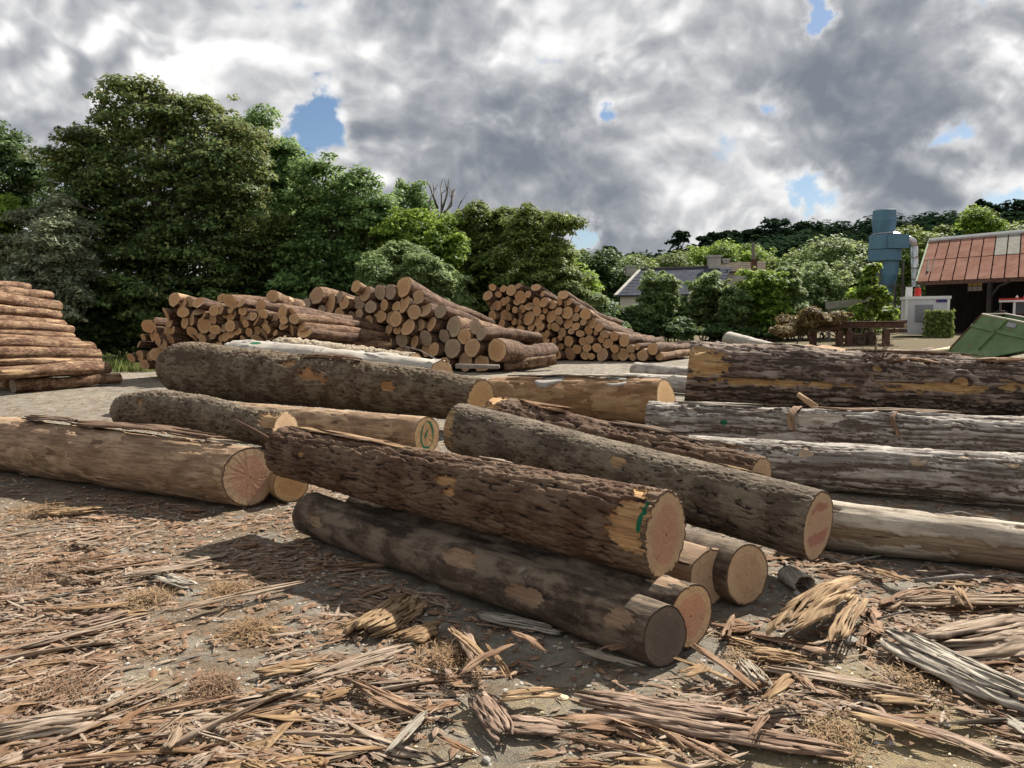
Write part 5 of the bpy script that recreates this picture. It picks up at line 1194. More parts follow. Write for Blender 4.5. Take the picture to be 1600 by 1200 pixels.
# rusty beam on trestles with scrap under it
YB = 34.
bm = thing('steel_beam', 'long rusty steel beam lying level on old trestles', 'beam', W(1330, 515, YB) * [1, 1, 0])
a, b = W(1262, 507.5, YB), W(1413, 507, YB - 1.0); ub = unit(b - a); nb_ = unit(np.cross(ub, [0, 0, 1]))
for dz, th, wd_ in ((.13, .03, .26), (-.13, .03, .26), (0, .24, .03)):
    mb = MB(); mb.box((a + b) / 2 + V3(0, 0, dz), (np.linalg.norm(b - a), wd_, th), ub, nb_); part('flange' if wd_ > .1 else 'web', mb.mesh('flange', M['rust']), bm)
mb = MB(); p = W(1316, 507.5, YB - .2); mb.box(p + V3(0, 0, .02), (.09, .34, .34), ub, nb_); part('strap', mb.mesh('strap', M['galv']), bm)
for i, (px, lab) in enumerate(((1271, 'rusty post under the left end of the long beam'), (1312, 'rusty trestle under the middle of the long beam, left leg'), (1327, 'rusty trestle under the middle of the long beam, right leg'), (1385, 'dark upright post under the right end of the beam'))):
    p = W(px, 510, YB - .1 - .006 * (px - 1262)); t_ = thing('trestle', lab, 'support', (p[0], p[1], 0), 'supports under the rusty beam')
    mb = MB(); mb.box((p[0], p[1], (p[2] - .16) / 2), (.26, .2, p[2] - .16)); part('post', mb.mesh('post', M['rust']), t_)
    mb = MB(); mb.box((p[0], p[1], .03), (.5, .4, .06)); part('foot', mb.mesh('foot', M['rust']), t_)
p0, p1 = W(1268, 518, YB - .4), W(1320, 511, YB - .4)
dg_ = thing('scrap_bar', 'slanting rusty bar leaning under the long beam', 'bar', (p0[0], p0[1], 0)); mb = MB(); mb.box((p0 + p1) / 2, (np.linalg.norm(p1 - p0), .12, .12), unit(p1 - p0)); part('bar', mb.mesh('bar', M['rust']), dg_)
for i, (px, wd_, ht, lab) in enumerate(((1344, .5, .40, 'rusty gearbox lying under the long beam'), (1362, .35, .5, 'rusty pulley housing under the right part of the long beam'))):
    p = G(px, 533); p[1] = YB; p[0] = (px - 800) / F * YB * .995; sc_ = thing('scrap_machine', lab, 'scrap', (p[0], p[1], 0))
    mb = MB(); mb.box((p[0], p[1], ht / 2), (wd_, .5, ht)); mb.box((p[0], p[1], ht + .04), (wd_ * .6, .35, .1)); part('housing', mb.mesh('housing', M['rust']), sc_)
    mb = MB(); ring = [(p[0] + .16 * math.cos(t) , p[1] - .28, ht * .55 + .16 * math.sin(t)) for t in np.linspace(0, 6.28, 13)]; mb.tube(ring, .03, 6); part('wheel', mb.mesh('wheel', M['steel']), sc_)
# pale rail fence / log rail behind, and curled rusty sheet
ra_, rb_ = W(1290, 478, 38.5), W(1372, 469, 37.5); rl_ = thing('rail', 'long pale weathered board rail half hidden by leaves behind the beam', 'rail', (ra_[0], ra_[1], 0))
mb = MB(); mb.box((ra_ + rb_) / 2, (np.linalg.norm(rb_ - ra_), .06, .34), unit(rb_ - ra_), [0, 1, 0]); part('board', mb.mesh('board', M['skylight']), rl_)
for t in (.1, .5, .92):
    p = ra_ * (1 - t) + rb_ * t; mb = MB(); mb.box((p[0], p[1] + .12, p[2] / 2), (.12, .12, p[2])); part('post', mb.mesh('post', M['dead']), rl_)
pa = W(1398, 478, 41); rt = thing('timber_stack', 'orange-brown timber baulks stacked left of the cabin', 'timber', (pa[0], pa[1], 0))
for k in range(3):
    p = W(1398, 503 + 7 * k, 41 - .1 * k); mb = MB(); mb.box(p, (1.1, .5, .2)); part('baulk', mb.mesh('baulk', M['sawdust'] if k % 2 else M['rust']), rt)

# green skip tipped on its edge
sk = None
Apt, Bpt = W(1535, 491, 25.5), W(1478, 553, 26.5); Bpt[2] = max(.03, Bpt[2]); Cpt = W(1586, 490, 26.5)
Ept = W(1672, 604, 20.8); Ept[2] = max(.9, Ept[2]) if Ept[2] < .0 else Ept[2]
n_side = unit(np.cross(Ept - Apt, Bpt - Apt)); ext = (Cpt - Apt); 
ext = unit(ext) * 1.35
rimdir = unit(Ept - Apt); Lrim = 4.6
E1 = Apt + rimdir * Lrim; down = (Bpt - Apt); Dn = Bpt + rimdir * (Lrim * .55); Dn[2] = max(.02, Dn[2]); E2 = E1 + down * .25; E2[2] = max(.02, E2[2]); E1[2] = max(E2[2] + .2, E1[2])
sk = thing('skip', 'green steel skip tipped on its edge with a worn pale rim', 'skip', (Apt[0], Apt[1], 0))
poly = [Apt, Bpt, Dn, E2, E1]
mb = MB(); mb.add(poly, [(0, 1, 2, 3, 4)]); part('side_panel', mb.mesh('side_panel', M['skip']), sk)
p2 = [p + ext for p in poly]; mb = MB(); mb.add(p2, [(4, 3, 2, 1, 0)]); part('side_panel', mb.mesh('side_panel', M['skip']), sk)
mb = MB(); mb.quad(Apt, Bpt, p2[1], p2[0], .03); part('end_panel', mb.mesh('end_panel', M['skip']), sk)
mb = MB(); mb.quad(Bpt, Dn, p2[2], p2[1], .03); mb.quad(Dn, E2, p2[3], p2[2], .03); mb.quad(E2, E1, p2[4], p2[3], .03); part('floor_panel', mb.mesh('floor_panel', M['skip']), sk)
for nm, a, b, rad_, mt in (('rim', Apt, E1, .035, 'skiprim'), ('rim', Apt, p2[0], .035, 'skiprim'), ('rim', p2[0], p2[4], .035, 'skiprim'), ('edge_angle', Apt, Bpt, .04, 'rust')):
    mb = MB(); mb.tube([a, b], rad_, 6); part(nm, mb.mesh(nm, M[mt]), sk)
ns_ = n_side if n_side @ (V3(0, 0, 1.6) - Apt) > 0 else -n_side
def rib(a, b):
    mb = MB(); mb.box((a + b) / 2 + ns_ * .03, (np.linalg.norm(b - a), .10, .06), unit(b - a), np.cross(ns_, unit(b - a))); part('rib', mb.mesh('rib', M['skip']), sk)
rib(Apt + down * .28 + rimdir * .02, Apt + down * .28 + rimdir * 3.4); m1 = Apt + rimdir * 1.55; rib(m1, m1 + down * .72)
pl_ = Apt + rimdir * 2.0 + down * .10; mb = MB(); mb.box(pl_ + ns_ * .02, (.5, .14, .01), rimdir, np.cross(ns_, rimdir)); part('faded_plate', mb.mesh('faded_plate', M['greyp']), sk)

# red tractor inside the shed mouth
tp = W(1592, 487, 40.); tr = thing('tractor', 'red tractor with white-topped cab parked in the mouth of the shed', 'tractor', (tp[0], tp[1], 0))
zc_ = tp[2]; X0 = tp[0]; Yt = tp[1]
mb = MB(); mb.box((X0, Yt, zc_ + .66), (1.35, 1.3, .10)); part('cab_roof', mb.mesh('cab_roof', M['red']), tr)
mb = MB(); mb.box((X0, Yt - .05, zc_ + .56), (1.40, 1.3, .10)); part('roof_trim', mb.mesh('roof_trim', M['white']), tr)
for sx in (-.62, .62):
    for sy in (-.55, .55):
        mb = MB(); mb.box((X0 + sx, Yt + sy, zc_ + .05), (.08, .08, .95)); part('cab_pillar', mb.mesh('cab_pillar', M['white'] if sy < 0 else M['steel']), tr)
mb = MB(); mb.box((X0, Yt - .52, zc_ + .08), (1.14, .03, .82)); part('windscreen', mb.mesh('windscreen', M['glass']), tr)
mb = MB(); mb.box((X0, Yt + .2, zc_ - .65), (1.3, 1.5, .6)); part('body', mb.mesh('body', M['red']), tr)
mb = MB(); mb.box((X0 + .55, Yt - 1.4, zc_ - .42), (.75, 1.8, .62)); mb.box((X0 + .55, Yt - 2.32, zc_ - .46), (.66, .06, .5)); part('bonnet', mb.mesh('bonnet', M['red']), tr)
for sx, sy, rr_ in ((-.75, .3, .72), (.85, .3, .72), (-.1, -1.7, .42), (1.2, -1.7, .42)):
    mb = MB(); n = 20; mb.tube([(X0 + sx - .18, Yt + sy, rr_), (X0 + sx + .18, Yt + sy, rr_)], rr_, n); wh = part('wheel', mb.mesh('wheel', M['tyre']), tr)
    mb = MB(); mb.tube([(X0 + sx - .2, Yt + sy, rr_), (X0 + sx + .2, Yt + sy, rr_)], rr_ * .5, 14); p_ = link('rim', mb.mesh('rim', M['red']), wh); p_.location = -tr.location
for sx in (-.4, 0., .4):
    mb = MB(); mb.lathe((X0 + sx, Yt - .4, zc_ + .71), [(.06, 0), (.07, .05), (.04, .11), (.01, .12)], 10); part('beacon', mb.mesh('beacon', M['lamp'] if sx else M['red']), tr)
# sawdust heap
c = G(1255, 541); sd_ = MB(); r_ = np.random.default_rng(4)
n1, n2 = 40, 14; vs = []; 
c = W(1258, 536, 29.5)
for i in range(n2):
    for k in range(n1):
        q = i / (n2 - 1); t = 2 * math.pi * k / n1; x, y = c[0] + 2.0 * q * math.cos(t), 29.5 + 1.1 * q * math.sin(t)
        vs.append((x, y, .26 * (1 - q ** 1.6) * (1 + .5 * perlin(x * 1.7, y * 1.7, 0)) - .02))
fs = [(i * n1 + k, i * n1 + (k + 1) % n1, (i + 1) * n1 + (k + 1) % n1, (i + 1) * n1 + k) for i in range(n2 - 1) for k in range(n1)]
o = link('sawdust_heap', raw_mesh('sawdust_heap', np.array(vs), fs, True, mats=[M['sawdust']])); tag(o, 'low orange heap of sawdust and bark behind the thickest right trunk', 'sawdust heap')

# ------------------------------------------------------------------ bark litter on the ground
def mat_fibre(name, dark, mid, light, orange):
    m, n, bs, out = new_mat(name)
    uv = n.node('ShaderNodeUVMap').outputs[0]
    rnd = n.node('ShaderNodeObjectInfo').outputs['Random']
    t = n.attr('tint').outputs['Fac']
    uvo = n.vmath('ADD', uv, n.comb(n.math('MULTIPLY', rnd, 41.), n.math('MULTIPLY', t, 17.), 0))
    g1 = n.noise(n.vmath('MULTIPLY', uvo, (1., .035, 1.)), 130., 6., .7, dist=.5)
    g2 = n.noise(n.vmath('MULTIPLY', uvo, (1., .12, 1.)), 28., 5., .6)
    c = n.ramp(n.math('ADD', n.math('MULTIPLY', g1, .6), n.math('MULTIPLY', g2, .4)), [(.30, dark), (.47, mid), (.62, light), (.8, tuple(min(1, v * 1.2) for v in light))])
    k = n.math('ADD', n.math('MULTIPLY', rnd, .6), n.math('MULTIPLY', t, .6))
    c = n.mix(n.math('MULTIPLY', n.smooth(k, .55, 1.1), .5), c, n.mix(g1, tuple(v * .45 for v in orange), orange))
    n.put(bs.inputs['Base Color'], c); bs.inputs['Roughness'].default_value = .85; bs.inputs['Specular IOR Level'].default_value = .15
    bump(n, bs, n.math('ADD', g1, n.math('MULTIPLY', g2, .5)), .006, 1.0)
    return m
M['fib_pale'] = mat_fibre('shredded_bark_pale', (0.059, 0.038, 0.027), (0.222, 0.163, 0.118), (0.460, 0.377, 0.299), (0.272, 0.180, 0.104))
M['fib_brown'] = mat_fibre('shredded_bark_brown', (0.042, 0.022, 0.014), (0.163, 0.096, 0.059), (0.368, 0.258, 0.175), (0.288, 0.152, 0.072))
M['fib_purple'] = mat_fibre('shredded_bark_purple_grey', (0.042, 0.027, 0.020), (0.178, 0.118, 0.085), (0.414, 0.313, 0.239), (0.240, 0.144, 0.088))
M['fib_orange'] = mat_fibre('shredded_bark_orange', (0.084, 0.045, 0.025), (0.222, 0.141, 0.078), (0.442, 0.322, 0.193), (0.272, 0.160, 0.076))
M['fib_grey'] = mat_fibre('shredded_bark_grey', (0.056, 0.045, 0.035), (0.222, 0.192, 0.155), (0.497, 0.451, 0.377), (0.336, 0.248, 0.160))
M['flap'] = mat_fibre('dark_bark_flap', (.025, .016, .012), (.11, .072, .05), (.24, .18, .135), (.20, .11, .06))
def strip_mesh(seed, L, Wd, mat, curl=.25, arch=.03, rag=.18, nu=26, nv=14, relief=.25, bend=.055):
    """one torn strip along +X, centred, its base at z = 0"""
    r_ = np.random.default_rng(seed); o = seed * 3.7
    u = np.linspace(0, 1, nu)[:, None]; v = np.linspace(-1, 1, nv)[None]
    en0 = np.interp(np.arange(nv), np.arange(0, nv + 2, 2)[: nv // 2 + 1], r_.uniform(0, 1, nv // 2 + 1) ** 2 * rag * 1.5) + r_.uniform(0, 1, nv) ** 3 * rag * .9; en1 = np.interp(np.arange(nv), np.arange(0, nv + 2, 2)[: nv // 2 + 1], r_.uniform(0, 1, nv // 2 + 1) ** 2 * rag * 1.5) + r_.uniform(0, 1, nv) ** 3 * rag * .9
    x = (en0[None] + u * (1 - en0 - en1)[None]) * L - L / 2
    taper = np.clip(np.minimum(u, 1 - u) * 7, 0, 1) ** .5 * .45 + .55
    wob = 1 + .16 * fbm(u * 3 + o, 0 * u, 0 * u, 3)
    y = v * Wd / 2 * taper * wob + .10 * Wd * fbm(u * 1.5 + o, 0 * u + 3, 0 * u, 2) + Wd * .05 * fbm(u * 5, v * 6 + o, 0 * u, 2) + L * np.clip(r_.normal(), -1.5, 1.5) * bend * (2 * u - 1) ** 2
    cut = Wd / nv
    fib = fbm(u * 1.1 + 0 * v + o, v * nv * .62, 0 * u, 3, .65)
    z = curl * Wd * .5 * (1 - v ** 2) + arch * L * (np.sin(u * np.pi) ** 1 + .6 * fbm(u * 2 + o, 0 * u, 7 + 0 * u, 2)) + relief * cut * 1.9 * fib + .05 * Wd * fbm(u * 3 + o, v * 1.0, 0 * u + 2, 2)
    th = max(.003, Wd * .05)
    top = np.stack([x, y, z], -1).reshape(-1, 3); bot = top - [0, 0, th]
    i = np.arange(nu - 1)[:, None] * nv + np.arange(nv - 1)[None]
    # tears: drop some cells that run along the fibre
    tear = fbm(u[:-1] * 1.2 + o, v[:, :-1] * nv * .5, 9 + 0 * u[:-1], 2) > .20
    f = np.stack([i, i + nv, i + nv + 1, i + 1], -1)[~tear] if (~tear).sum() > 20 else np.stack([i, i + nv, i + nv + 1, i + 1], -1).reshape(-1, 4)
    f = f.reshape(-1, 4)
    N_ = nu * nv; fb = f[:, ::-1] + N_
    # edge walls
    ed = {}
    for q in f.tolist():
        for a, b in zip(q, q[1:] + q[:1]):
            if (b, a) in ed: del ed[(b, a)]
            else: ed[(a, b)] = 1
    w_ = np.array([[a, a + N_, b + N_, b] for a, b in ed]) if ed else np.zeros((0, 4), int)
    F_ = np.concatenate([f, fb, w_]); V_ = np.concatenate([top, bot]); V_[:, 2] -= np.percentile(V_[:, 2], 8)
    uvv = np.stack([np.tile((v + 0 * u).ravel() * Wd / 2, 2), np.tile(x.ravel(), 2)], -1)
    return raw_mesh('strip', V_, F_, True, dict(tint=np.repeat(r_.uniform(0, 1), len(V_))), uvv[F_.ravel()], [mat])
LOGS2D = []     # footprints of the logs that lie on the ground: strips keep out of them
def put_strip(me, p, ang, label, group=None, tilt=(0, 0), name='bark_strip', sc=1.0, z=None, cat='bark strip'):
    o = link(name, me); zz_ = float(ground_h(np.array(p[0]), np.array(p[1]))) if z is None else z
    o.location = (p[0], p[1], zz_ + .002); o.rotation_euler = (tilt[0], tilt[1], ang); o.scale = (sc, sc, sc)
    return tag(o, label, cat, group)
def hero_strip(px0, py0, px1, py1, wpx, mat, label, seed, curl=.22, arch=.02, rag=.16, z=.0, relief=.3, ov=1.0):
    a, b = G(px0, py0), G(px1, py1); L = np.linalg.norm(b - a); mid = (a + b) / 2
    # pixel width to metres across the strip, allowing for the low viewing angle
    sY = mid[1] / F; d = unit(b - a); sideways = abs(d[1]); fore = CAM_H / math.hypot(mid[1], CAM_H)
    Wd = wpx * sY * (1 / (fore * abs(d[0]) + abs(d[1]) + .12)) * ov
    Wd = min(Wd, L * .6)
    me = strip_mesh(seed, L, Wd, M[mat], curl, arch, rag, nu=int(min(60, max(16, L / .03))), nv=int(min(38, max(9, Wd / .006))), relief=relief, bend=.018)
    zg = float(ground_h(np.array(mid[0]), np.array(mid[1])))
    o = put_strip(me, mid, math.atan2(b[1] - a[1], b[0] - a[0]), label, z=zg + z * 1.6 + .028)
    return o
HS = [
 (-20,1040,240,968,14,'fib_pale','long pale strip crossing the left litter, its left half',.01),(225,978,510,915,13,'fib_pale','long pale strip crossing the left litter, its right half up to the shadow',.015),
 (-10,1022,200,985,10,'fib_brown','long brown strip alongside the pale one at the left edge',.0),(175,916,335,888,13,'fib_pale','pale splinter above the long strips, with a dark gap below it',.01),
 (265,892,372,866,11,'fib_pale','pale strip below the left trunk shadow',.0),(105,857,172,862,7,'fib_pale','small straight pale stick in the left litter',.01),
 (-20,1158,170,1128,44,'fib_pale','wide pale ribbed bundle at the left picture edge, near the bottom',.0),(150,1135,262,1082,16,'fib_pale','pale forked strip rising from the wide bundle at bottom left',.02),
 (205,1128,385,1092,12,'fib_brown','thin dark strip right of the wide bundle at bottom left',.0),(172,1168,240,1122,16,'fib_brown','curled dark brown strip hanging down at bottom left',.03),
 (395,1060,505,1043,22,'fib_orange','reddish-orange frayed bundle at the left of centre',.0),(470,1068,645,1012,30,'fib_pale','wide pale bundle running up toward the lowest front log',.0),
 (350,1118,520,1080,12,'fib_pale','slim pale strip under the wide pale bundle',.0),(262,1195,288,1146,18,'fib_pale','short pinkish slab standing up near the bottom edge at left',.02),
 (110,985,205,965,26,'fib_purple','mat of small pinkish flakes at the left, beside a dark gap',.0),(240,905,305,925,20,'fib_grey','grey flaky mat in the middle of the left litter',.0),
 (540,1076,680,1140,28,'fib_brown','broad brown slab pointing at the bottom centre',.01),(600,1203,672,1130,17,'fib_grey','pale grey stick standing out at the bottom centre',.02),
 (678,1160,760,1200,10,'fib_brown','thin dark stick at the bottom centre',.01),(712,1118,805,1062,12,'fib_brown','brown strip on top of the crossed heap',.09),(700,1022,768,1090,14,'fib_orange','curved orange strip in the crossed heap',.07),
 (722,1000,750,1062,26,'fib_purple','pinkish cracked slab standing in the crossed heap',.03),(742,1092,800,1170,42,'fib_purple','large cracked slab at the foot of the crossed heap',.01),(788,1138,885,1150,30,'fib_purple','dark purplish slab right of the foot of the crossed heap',.0),
 (775,1112,885,1100,18,'fib_orange','straw-yellow slat beside the crossed heap',.02),(800,1050,860,1088,12,'fib_brown','dark curved strip leaning over the crossed heap',.10),(760,1040,800,1110,9,'fib_orange','narrow upright strip in the crossed heap',.05),
 (738,968,900,1003,24,'fib_grey','grey plank-like slab in the shade under the lowest front log',.0),(895,1030,1010,1062,16,'fib_grey','grey slab emerging from the shade right of the crossed heap',.01),(555,938,618,918,16,'fib_brown','rough brown chunk at the edge of the shadow',.0),
 (560,1000,650,940,64,'fib_orange','bright golden frayed mat at the edge of the shadow',.0),(620,1010,690,985,40,'fib_orange','golden frayed mat beside the brighter one',.0),(500,1100,560,1080,20,'fib_orange','small golden tuft left of the broad brown slab',.0),
 (895,1102,1205,1152,56,'fib_purple','long wide purple-grey ribbed slab along the bottom',.0),(1000,1130,1330,1185,34,'fib_purple','second long ribbed slab below the widest one',.0),(1180,1162,1350,1196,22,'fib_brown','dark smooth slab at the bottom right of centre',.0),
 (1190,1056,1455,1104,22,'fib_pale','pale straight slab lying across the right litter',.01),(1350,1098,1450,1106,16,'fib_orange','frayed orange end of the pale straight slab',.0),(1158,1028,1262,1044,26,'fib_orange','orange plank below the three short sawn ends',.01),
 (1078,1018,1200,1108,16,'fib_brown','dark narrow slab slanting from the pile to the long slabs',.02),(1050,1040,1160,1088,10,'fib_orange','yellow-edged slat by the weathered sawn end',.02),(1156,1040,1200,1092,24,'fib_grey','short grey flaky slab standing between the slats',.01),
 (1210,1022,1345,930,42,'fib_orange','shaggy orange-pink torn slab standing up right of the pile',.05),(1300,1032,1345,950,26,'fib_orange','torn tail of the shaggy slab beside the grey stone',.03),(1350,990,1385,1010,14,'fib_brown','small brown twist right of the shaggy slab',.02),
 (1382,1012,1640,1140,78,'fib_grey','largest ribbed grey bark slab, running off the lower right',.02),(1430,1022,1720,985,70,'fib_pale','very wide pale slab at the right edge behind the largest ribbed one',.0),(1372,958,1455,925,20,'fib_brown','brown slab joining the shaggy slab to the long ones',.01),
 (1400,952,1620,950,14,'fib_pale','long pale slat above the very wide pale slab',.02),(1440,930,1620,955,18,'fib_brown','dark frayed bundle under the long pale slat',.01),(1485,935,1512,990,11,'fib_orange','single tan slat sticking up near the right edge',.06),
 (1192,1138,1242,1090,18,'fib_orange','left half of the bent strip arching over the long slab',.05),(1240,1088,1272,1126,14,'fib_brown','right half of the bent strip arching over the long slab',.05),
 (1310,1128,1480,1172,18,'fib_orange','yellow fibrous strip on top of the long slabs at lower right',.02),(1320,1108,1620,1210,30,'fib_purple','long dark strip running to the lower right corner',.0),(1270,1100,1340,1125,12,'fib_brown','short dark strip beside the bent one',.03),
 (1040,1150,1160,1205,22,'fib_brown','brown slab at the bottom below the widest slab',.0),(1354,902,1432,928,18,'fib_orange','curled tan bark plate near the lowest right trunk',.02),(1170,1185,1200,1145,12,'fib_brown','small torn strip hooked on the long slab',.04),
 (1560,1130,1640,1180,26,'fib_grey','grey slab end at the far right bottom',.0),(30,745,110,752,8,'fib_brown','thin brown strip in the shade of the left trunk',.0),(50,805,160,800,14,'fib_orange','orange frayed patch left of the shadow',.0),
 (940,1048,1000,1030,14,'fib_brown','small curled flake beside the grey slab',.03),(1060,1075,1105,1060,18,'fib_orange','orange flake under the weathered sawn end',.02),(1120,990,1180,985,16,'fib_brown','brown mat in front of the salmon and cream end',.0),
 (1130,1020,1150,980,12,'fib_brown','stubby brown chunk standing by the three short ends',.03),
]
for i, (x0, y0, x1, y1, wp, mt, lab, z) in enumerate(HS):
    hero_strip(x0, y0, x1, y1, wp, mt, 'bark piece: ' + lab if False else lab, 500 + i, arch=.035 if z > .03 else .012, curl=.35 if wp > 30 else .22, z=z, rag=.22, relief=.5, ov=1.45)

# log footprints
def footprint(Hh): 
    C, r = Hh[1], Hh[2]
    k = np.linspace(0, len(C) - 1, 24).astype(int)
    for j in k:
        if C[j][2] - r[j] < .12: LOGS2D.append((C[j][0], C[j][1], r[j]))
for Hh in (H1, H2, D, E, Fl, Gl, Cc, Hl, I_, J_, K_, N_, R1, R2, R3, R4): footprint(Hh)
LG = np.array(LOGS2D)
def blocked(x, y, m=.0): return (np.hypot(LG[:, 0] - x, LG[:, 1] - y) < LG[:, 2] * .95 + m).any()
def blocked_v(x, y):
    out = np.zeros(len(x), bool)
    for k in range(0, len(LG)): out |= np.hypot(LG[k, 0] - x, LG[k, 1] - y) < LG[k, 2] * .9
    return out
def flow(x, y):
    return .30 - .55 * sstep(np.asarray(x, float), -.6, 1.6) + 1.1 * fbm(np.asarray(x, float) * .8, np.asarray(y, float) * .8, 3., 2)
def density(x, y):
    d = .14 + 1.9 * fbm(x * 1.1, y * 1.6, 11., 4)
    left = sstep(x, .2, -1.0); right = sstep(x, .3, 1.4)
    d = d + .34 * left + .10 * right - .25 * sstep(y, 5.2, 7.5) - .30 * sstep(y, 7, 10)
    hole = np.exp(-(((x + 1.2) / .55) ** 2 + ((y - 4.05) / .33) ** 2)) + .9 * np.exp(-(((x - 1.45) / .35) ** 2 + ((y - 4.2) / .5) ** 2)) + .7 * np.exp(-(((x + .2) / .5) ** 2 + ((y - 2.95) / .15) ** 2)) + .6 * np.exp(-(((x + 1.8) / .6) ** 2 + ((y - 2.85) / .15) ** 2))
    return d - .9 * hole
# medium strips, each its own object, sharing a few meshes
PS = []
mats_ = ['fib_pale', 'fib_brown', 'fib_orange', 'fib_pale', 'fib_purple', 'fib_brown', 'fib_grey', 'fib_pale', 'fib_brown', 'fib_orange', 'fib_pale', 'fib_brown']
for k in range(24):
    r_ = np.random.default_rng(900 + k); PS.append(strip_mesh(900 + k, r_.uniform(.25, .75), r_.uniform(.012, .075), M[mats_[k % 12]], r_.uniform(.1, .5), r_.uniform(0, .05), .3, 18, 9, .55))
for k in range(12):
    r_ = np.random.default_rng(1900 + k); PS.append(strip_mesh(1900 + k, r_.uniform(.10, .26), r_.uniform(.05, .12), M[mats_[(k * 5) % 12]], r_.uniform(.05, .4), r_.uniform(0, .03), .35, 16, 16, .6, .02))
zones = [(-9, -1.6, 'left of the front pile', 'fallen strips of bark left of the front pile'), (-1.6, .25, 'before the front pile', 'fallen strips of bark before the front pile'), (.25, 99, 'right of the front pile', 'fallen strips of bark right of the front pile')]
cnt = 0; tries = 0; r_ = np.random.default_rng(31)
while cnt < 228 and tries < 6000:
    tries += 1
    px, py = r_.uniform(-40, 1640), 1220 - 430 * r_.uniform(0, 1) ** 1.25
    p = G(px, py); 
    if blocked(p[0], p[1], .02) or r_.uniform() > density(p[0], p[1]): continue
    z_ = next(z for z in zones if z[0] <= p[0] < z[1]); k = r_.integers(len(PS))
    cn_ = {'fib_pale': 'pale', 'fib_brown': 'dark brown', 'fib_orange': 'golden', 'fib_purple': 'reddish brown', 'fib_grey': 'grey'}[mats_[k % 12] if k < 24 else mats_[((k - 24) * 5) % 12]]; fm_ = 'long strip' if k < 24 else 'short curled plate'
    put_strip(PS[k], p, float(flow(p[0], p[1])) + r_.normal() * .45, f'loose {cn_} {fm_} among the bark litter {z_[2]}', f'{cn_} {fm_}s: ' + z_[3], (r_.normal() * .12, r_.normal() * .05), sc=r_.uniform(.7, 1.2) * (1 if p[1] < 5 else 1.25), z=float(ground_h(p[0], p[1])) + r_.uniform(.005, .022)); cnt += 1

def slivers(name, label, n, ymax, lmin, lmax, wmin, wmax, mat, seed, spread=.5, zmax=.02, dens_gain=1.0, ybias=1.4, fold=.35, xr=(-60, 1660), ymin_px=None, curve=0.0):
    r_ = np.random.default_rng(seed); top_px = 488 + CAM_H * F / ymax
    m = int(n * 3); px = r_.uniform(xr[0], xr[1], m); py = 1225 - (1225 - top_px) * r_.uniform(0, 1, m) ** (1 / ybias)
    t_ = np.stack([G(a, b) for a, b in zip(px, py)]) if m < 1 else None
    u = (px - 800) / F; v = (600 - py) / F
    d = _f[None] + u[:, None] * _cr[None] + v[:, None] * _cu[None]; t = -CAM_H / d[:, 2]; x, y = d[:, 0] * t, d[:, 1] * t
    ok = (r_.uniform(0, 1, m) < (np.clip(density(x, y) * dens_gain, 0, 1) if dens_gain < 8 else .8)) & ~blocked_v(x, y) & (y > 0) & (y < ymax * 1.05)
    x, y = x[ok][:n], y[ok][:n]; m = len(x)
    a = flow(x, y) + r_.normal(size=m) * spread; L = r_.uniform(lmin, lmax, m) * r_.uniform(.5, 1, m); wd_ = r_.uniform(wmin, wmax, m)
    zb = ground_h(x, y) + .002 + zmax * r_.uniform(0, 1, m) ** 2; dz = r_.normal(size=m) * .06 * L
    dx, dy = np.cos(a), np.sin(a); nx, ny = -dy, dx
    cc = curve * L * r_.normal(size=m)
    P0 = np.stack([x - dx * L / 2, y - dy * L / 2, zb + np.abs(dz)], 1); P2 = np.stack([x + dx * L / 2, y + dy * L / 2, zb - dz * .2], 1)
    mx = np.stack([x + nx * cc, y + ny * cc, zb + fold * wd_ + .3 * np.abs(dz)], 1)
    P1 = mx + np.stack([nx * wd_ / 2, ny * wd_ / 2, -fold * wd_], 1); P3 = mx - np.stack([nx * wd_ / 2, ny * wd_ / 2, fold * wd_], 1)
    V_ = np.stack([P0, P1, mx, P2, P3], 1).reshape(-1, 3); b = np.arange(m)[:, None] * 5
    f = np.concatenate([b + [0, 2, 1], b + [1, 2, 3], b + [0, 4, 2], b + [2, 4, 3]])
    uvp = np.stack([np.stack([0 * L, -L / 2], 1), np.stack([wd_ / 2, 0 * L], 1), np.stack([0 * L, 0 * L], 1), np.stack([0 * L, L / 2], 1), np.stack([-wd_ / 2, 0 * L], 1)], 1).reshape(-1, 2) + np.repeat(r_.uniform(0, 30, (m, 2)), 5, 0)
    me = raw_mesh(name, V_, f, False, dict(tint=np.repeat(r_.uniform(0, 1, m), 5)), uvp[f.ravel()], [M[mat]])
    o = link(name, me, kind='stuff'); tag(o, label, 'bark litter'); return o
slivers('bark_litter_brown', 'brown shredded bark strewn over the yard floor', 3600, 9.0, .05, .34, .004, .030, 'fib_brown', 1, zmax=.022)
slivers('bark_litter_pale', 'pale shredded bark strewn over the yard floor', 3300, 9.0, .05, .38, .003, .028, 'fib_pale', 2, zmax=.024)
slivers('bark_litter_orange', 'orange frayed bark fibres strewn over the yard floor', 6000, 8.0, .04, .20, .0015, .006, 'fib_orange', 3, spread=.9, zmax=.02, curve=.12)
slivers('bark_litter_grey', 'purple-grey flakes of bark strewn over the yard floor', 5000, 10.0, .02, .13, .008, .045, 'fib_purple', 4, spread=1.2, zmax=.02)
slivers('bark_crumbs', 'fine crumbs and splinters of bark trodden into the dirt', 17000, 16.0, .01, .07, .002, .008, 'fib_brown', 5, spread=1.6, zmax=.006, dens_gain=1.5, ybias=1.9)
slivers('far_debris', 'dark bark debris scattered over the middle of the yard', 9000, 24.0, .03, .16, .01, .05, 'fib_brown', 8, spread=1.6, zmax=.012, dens_gain=8, ybias=3.0)
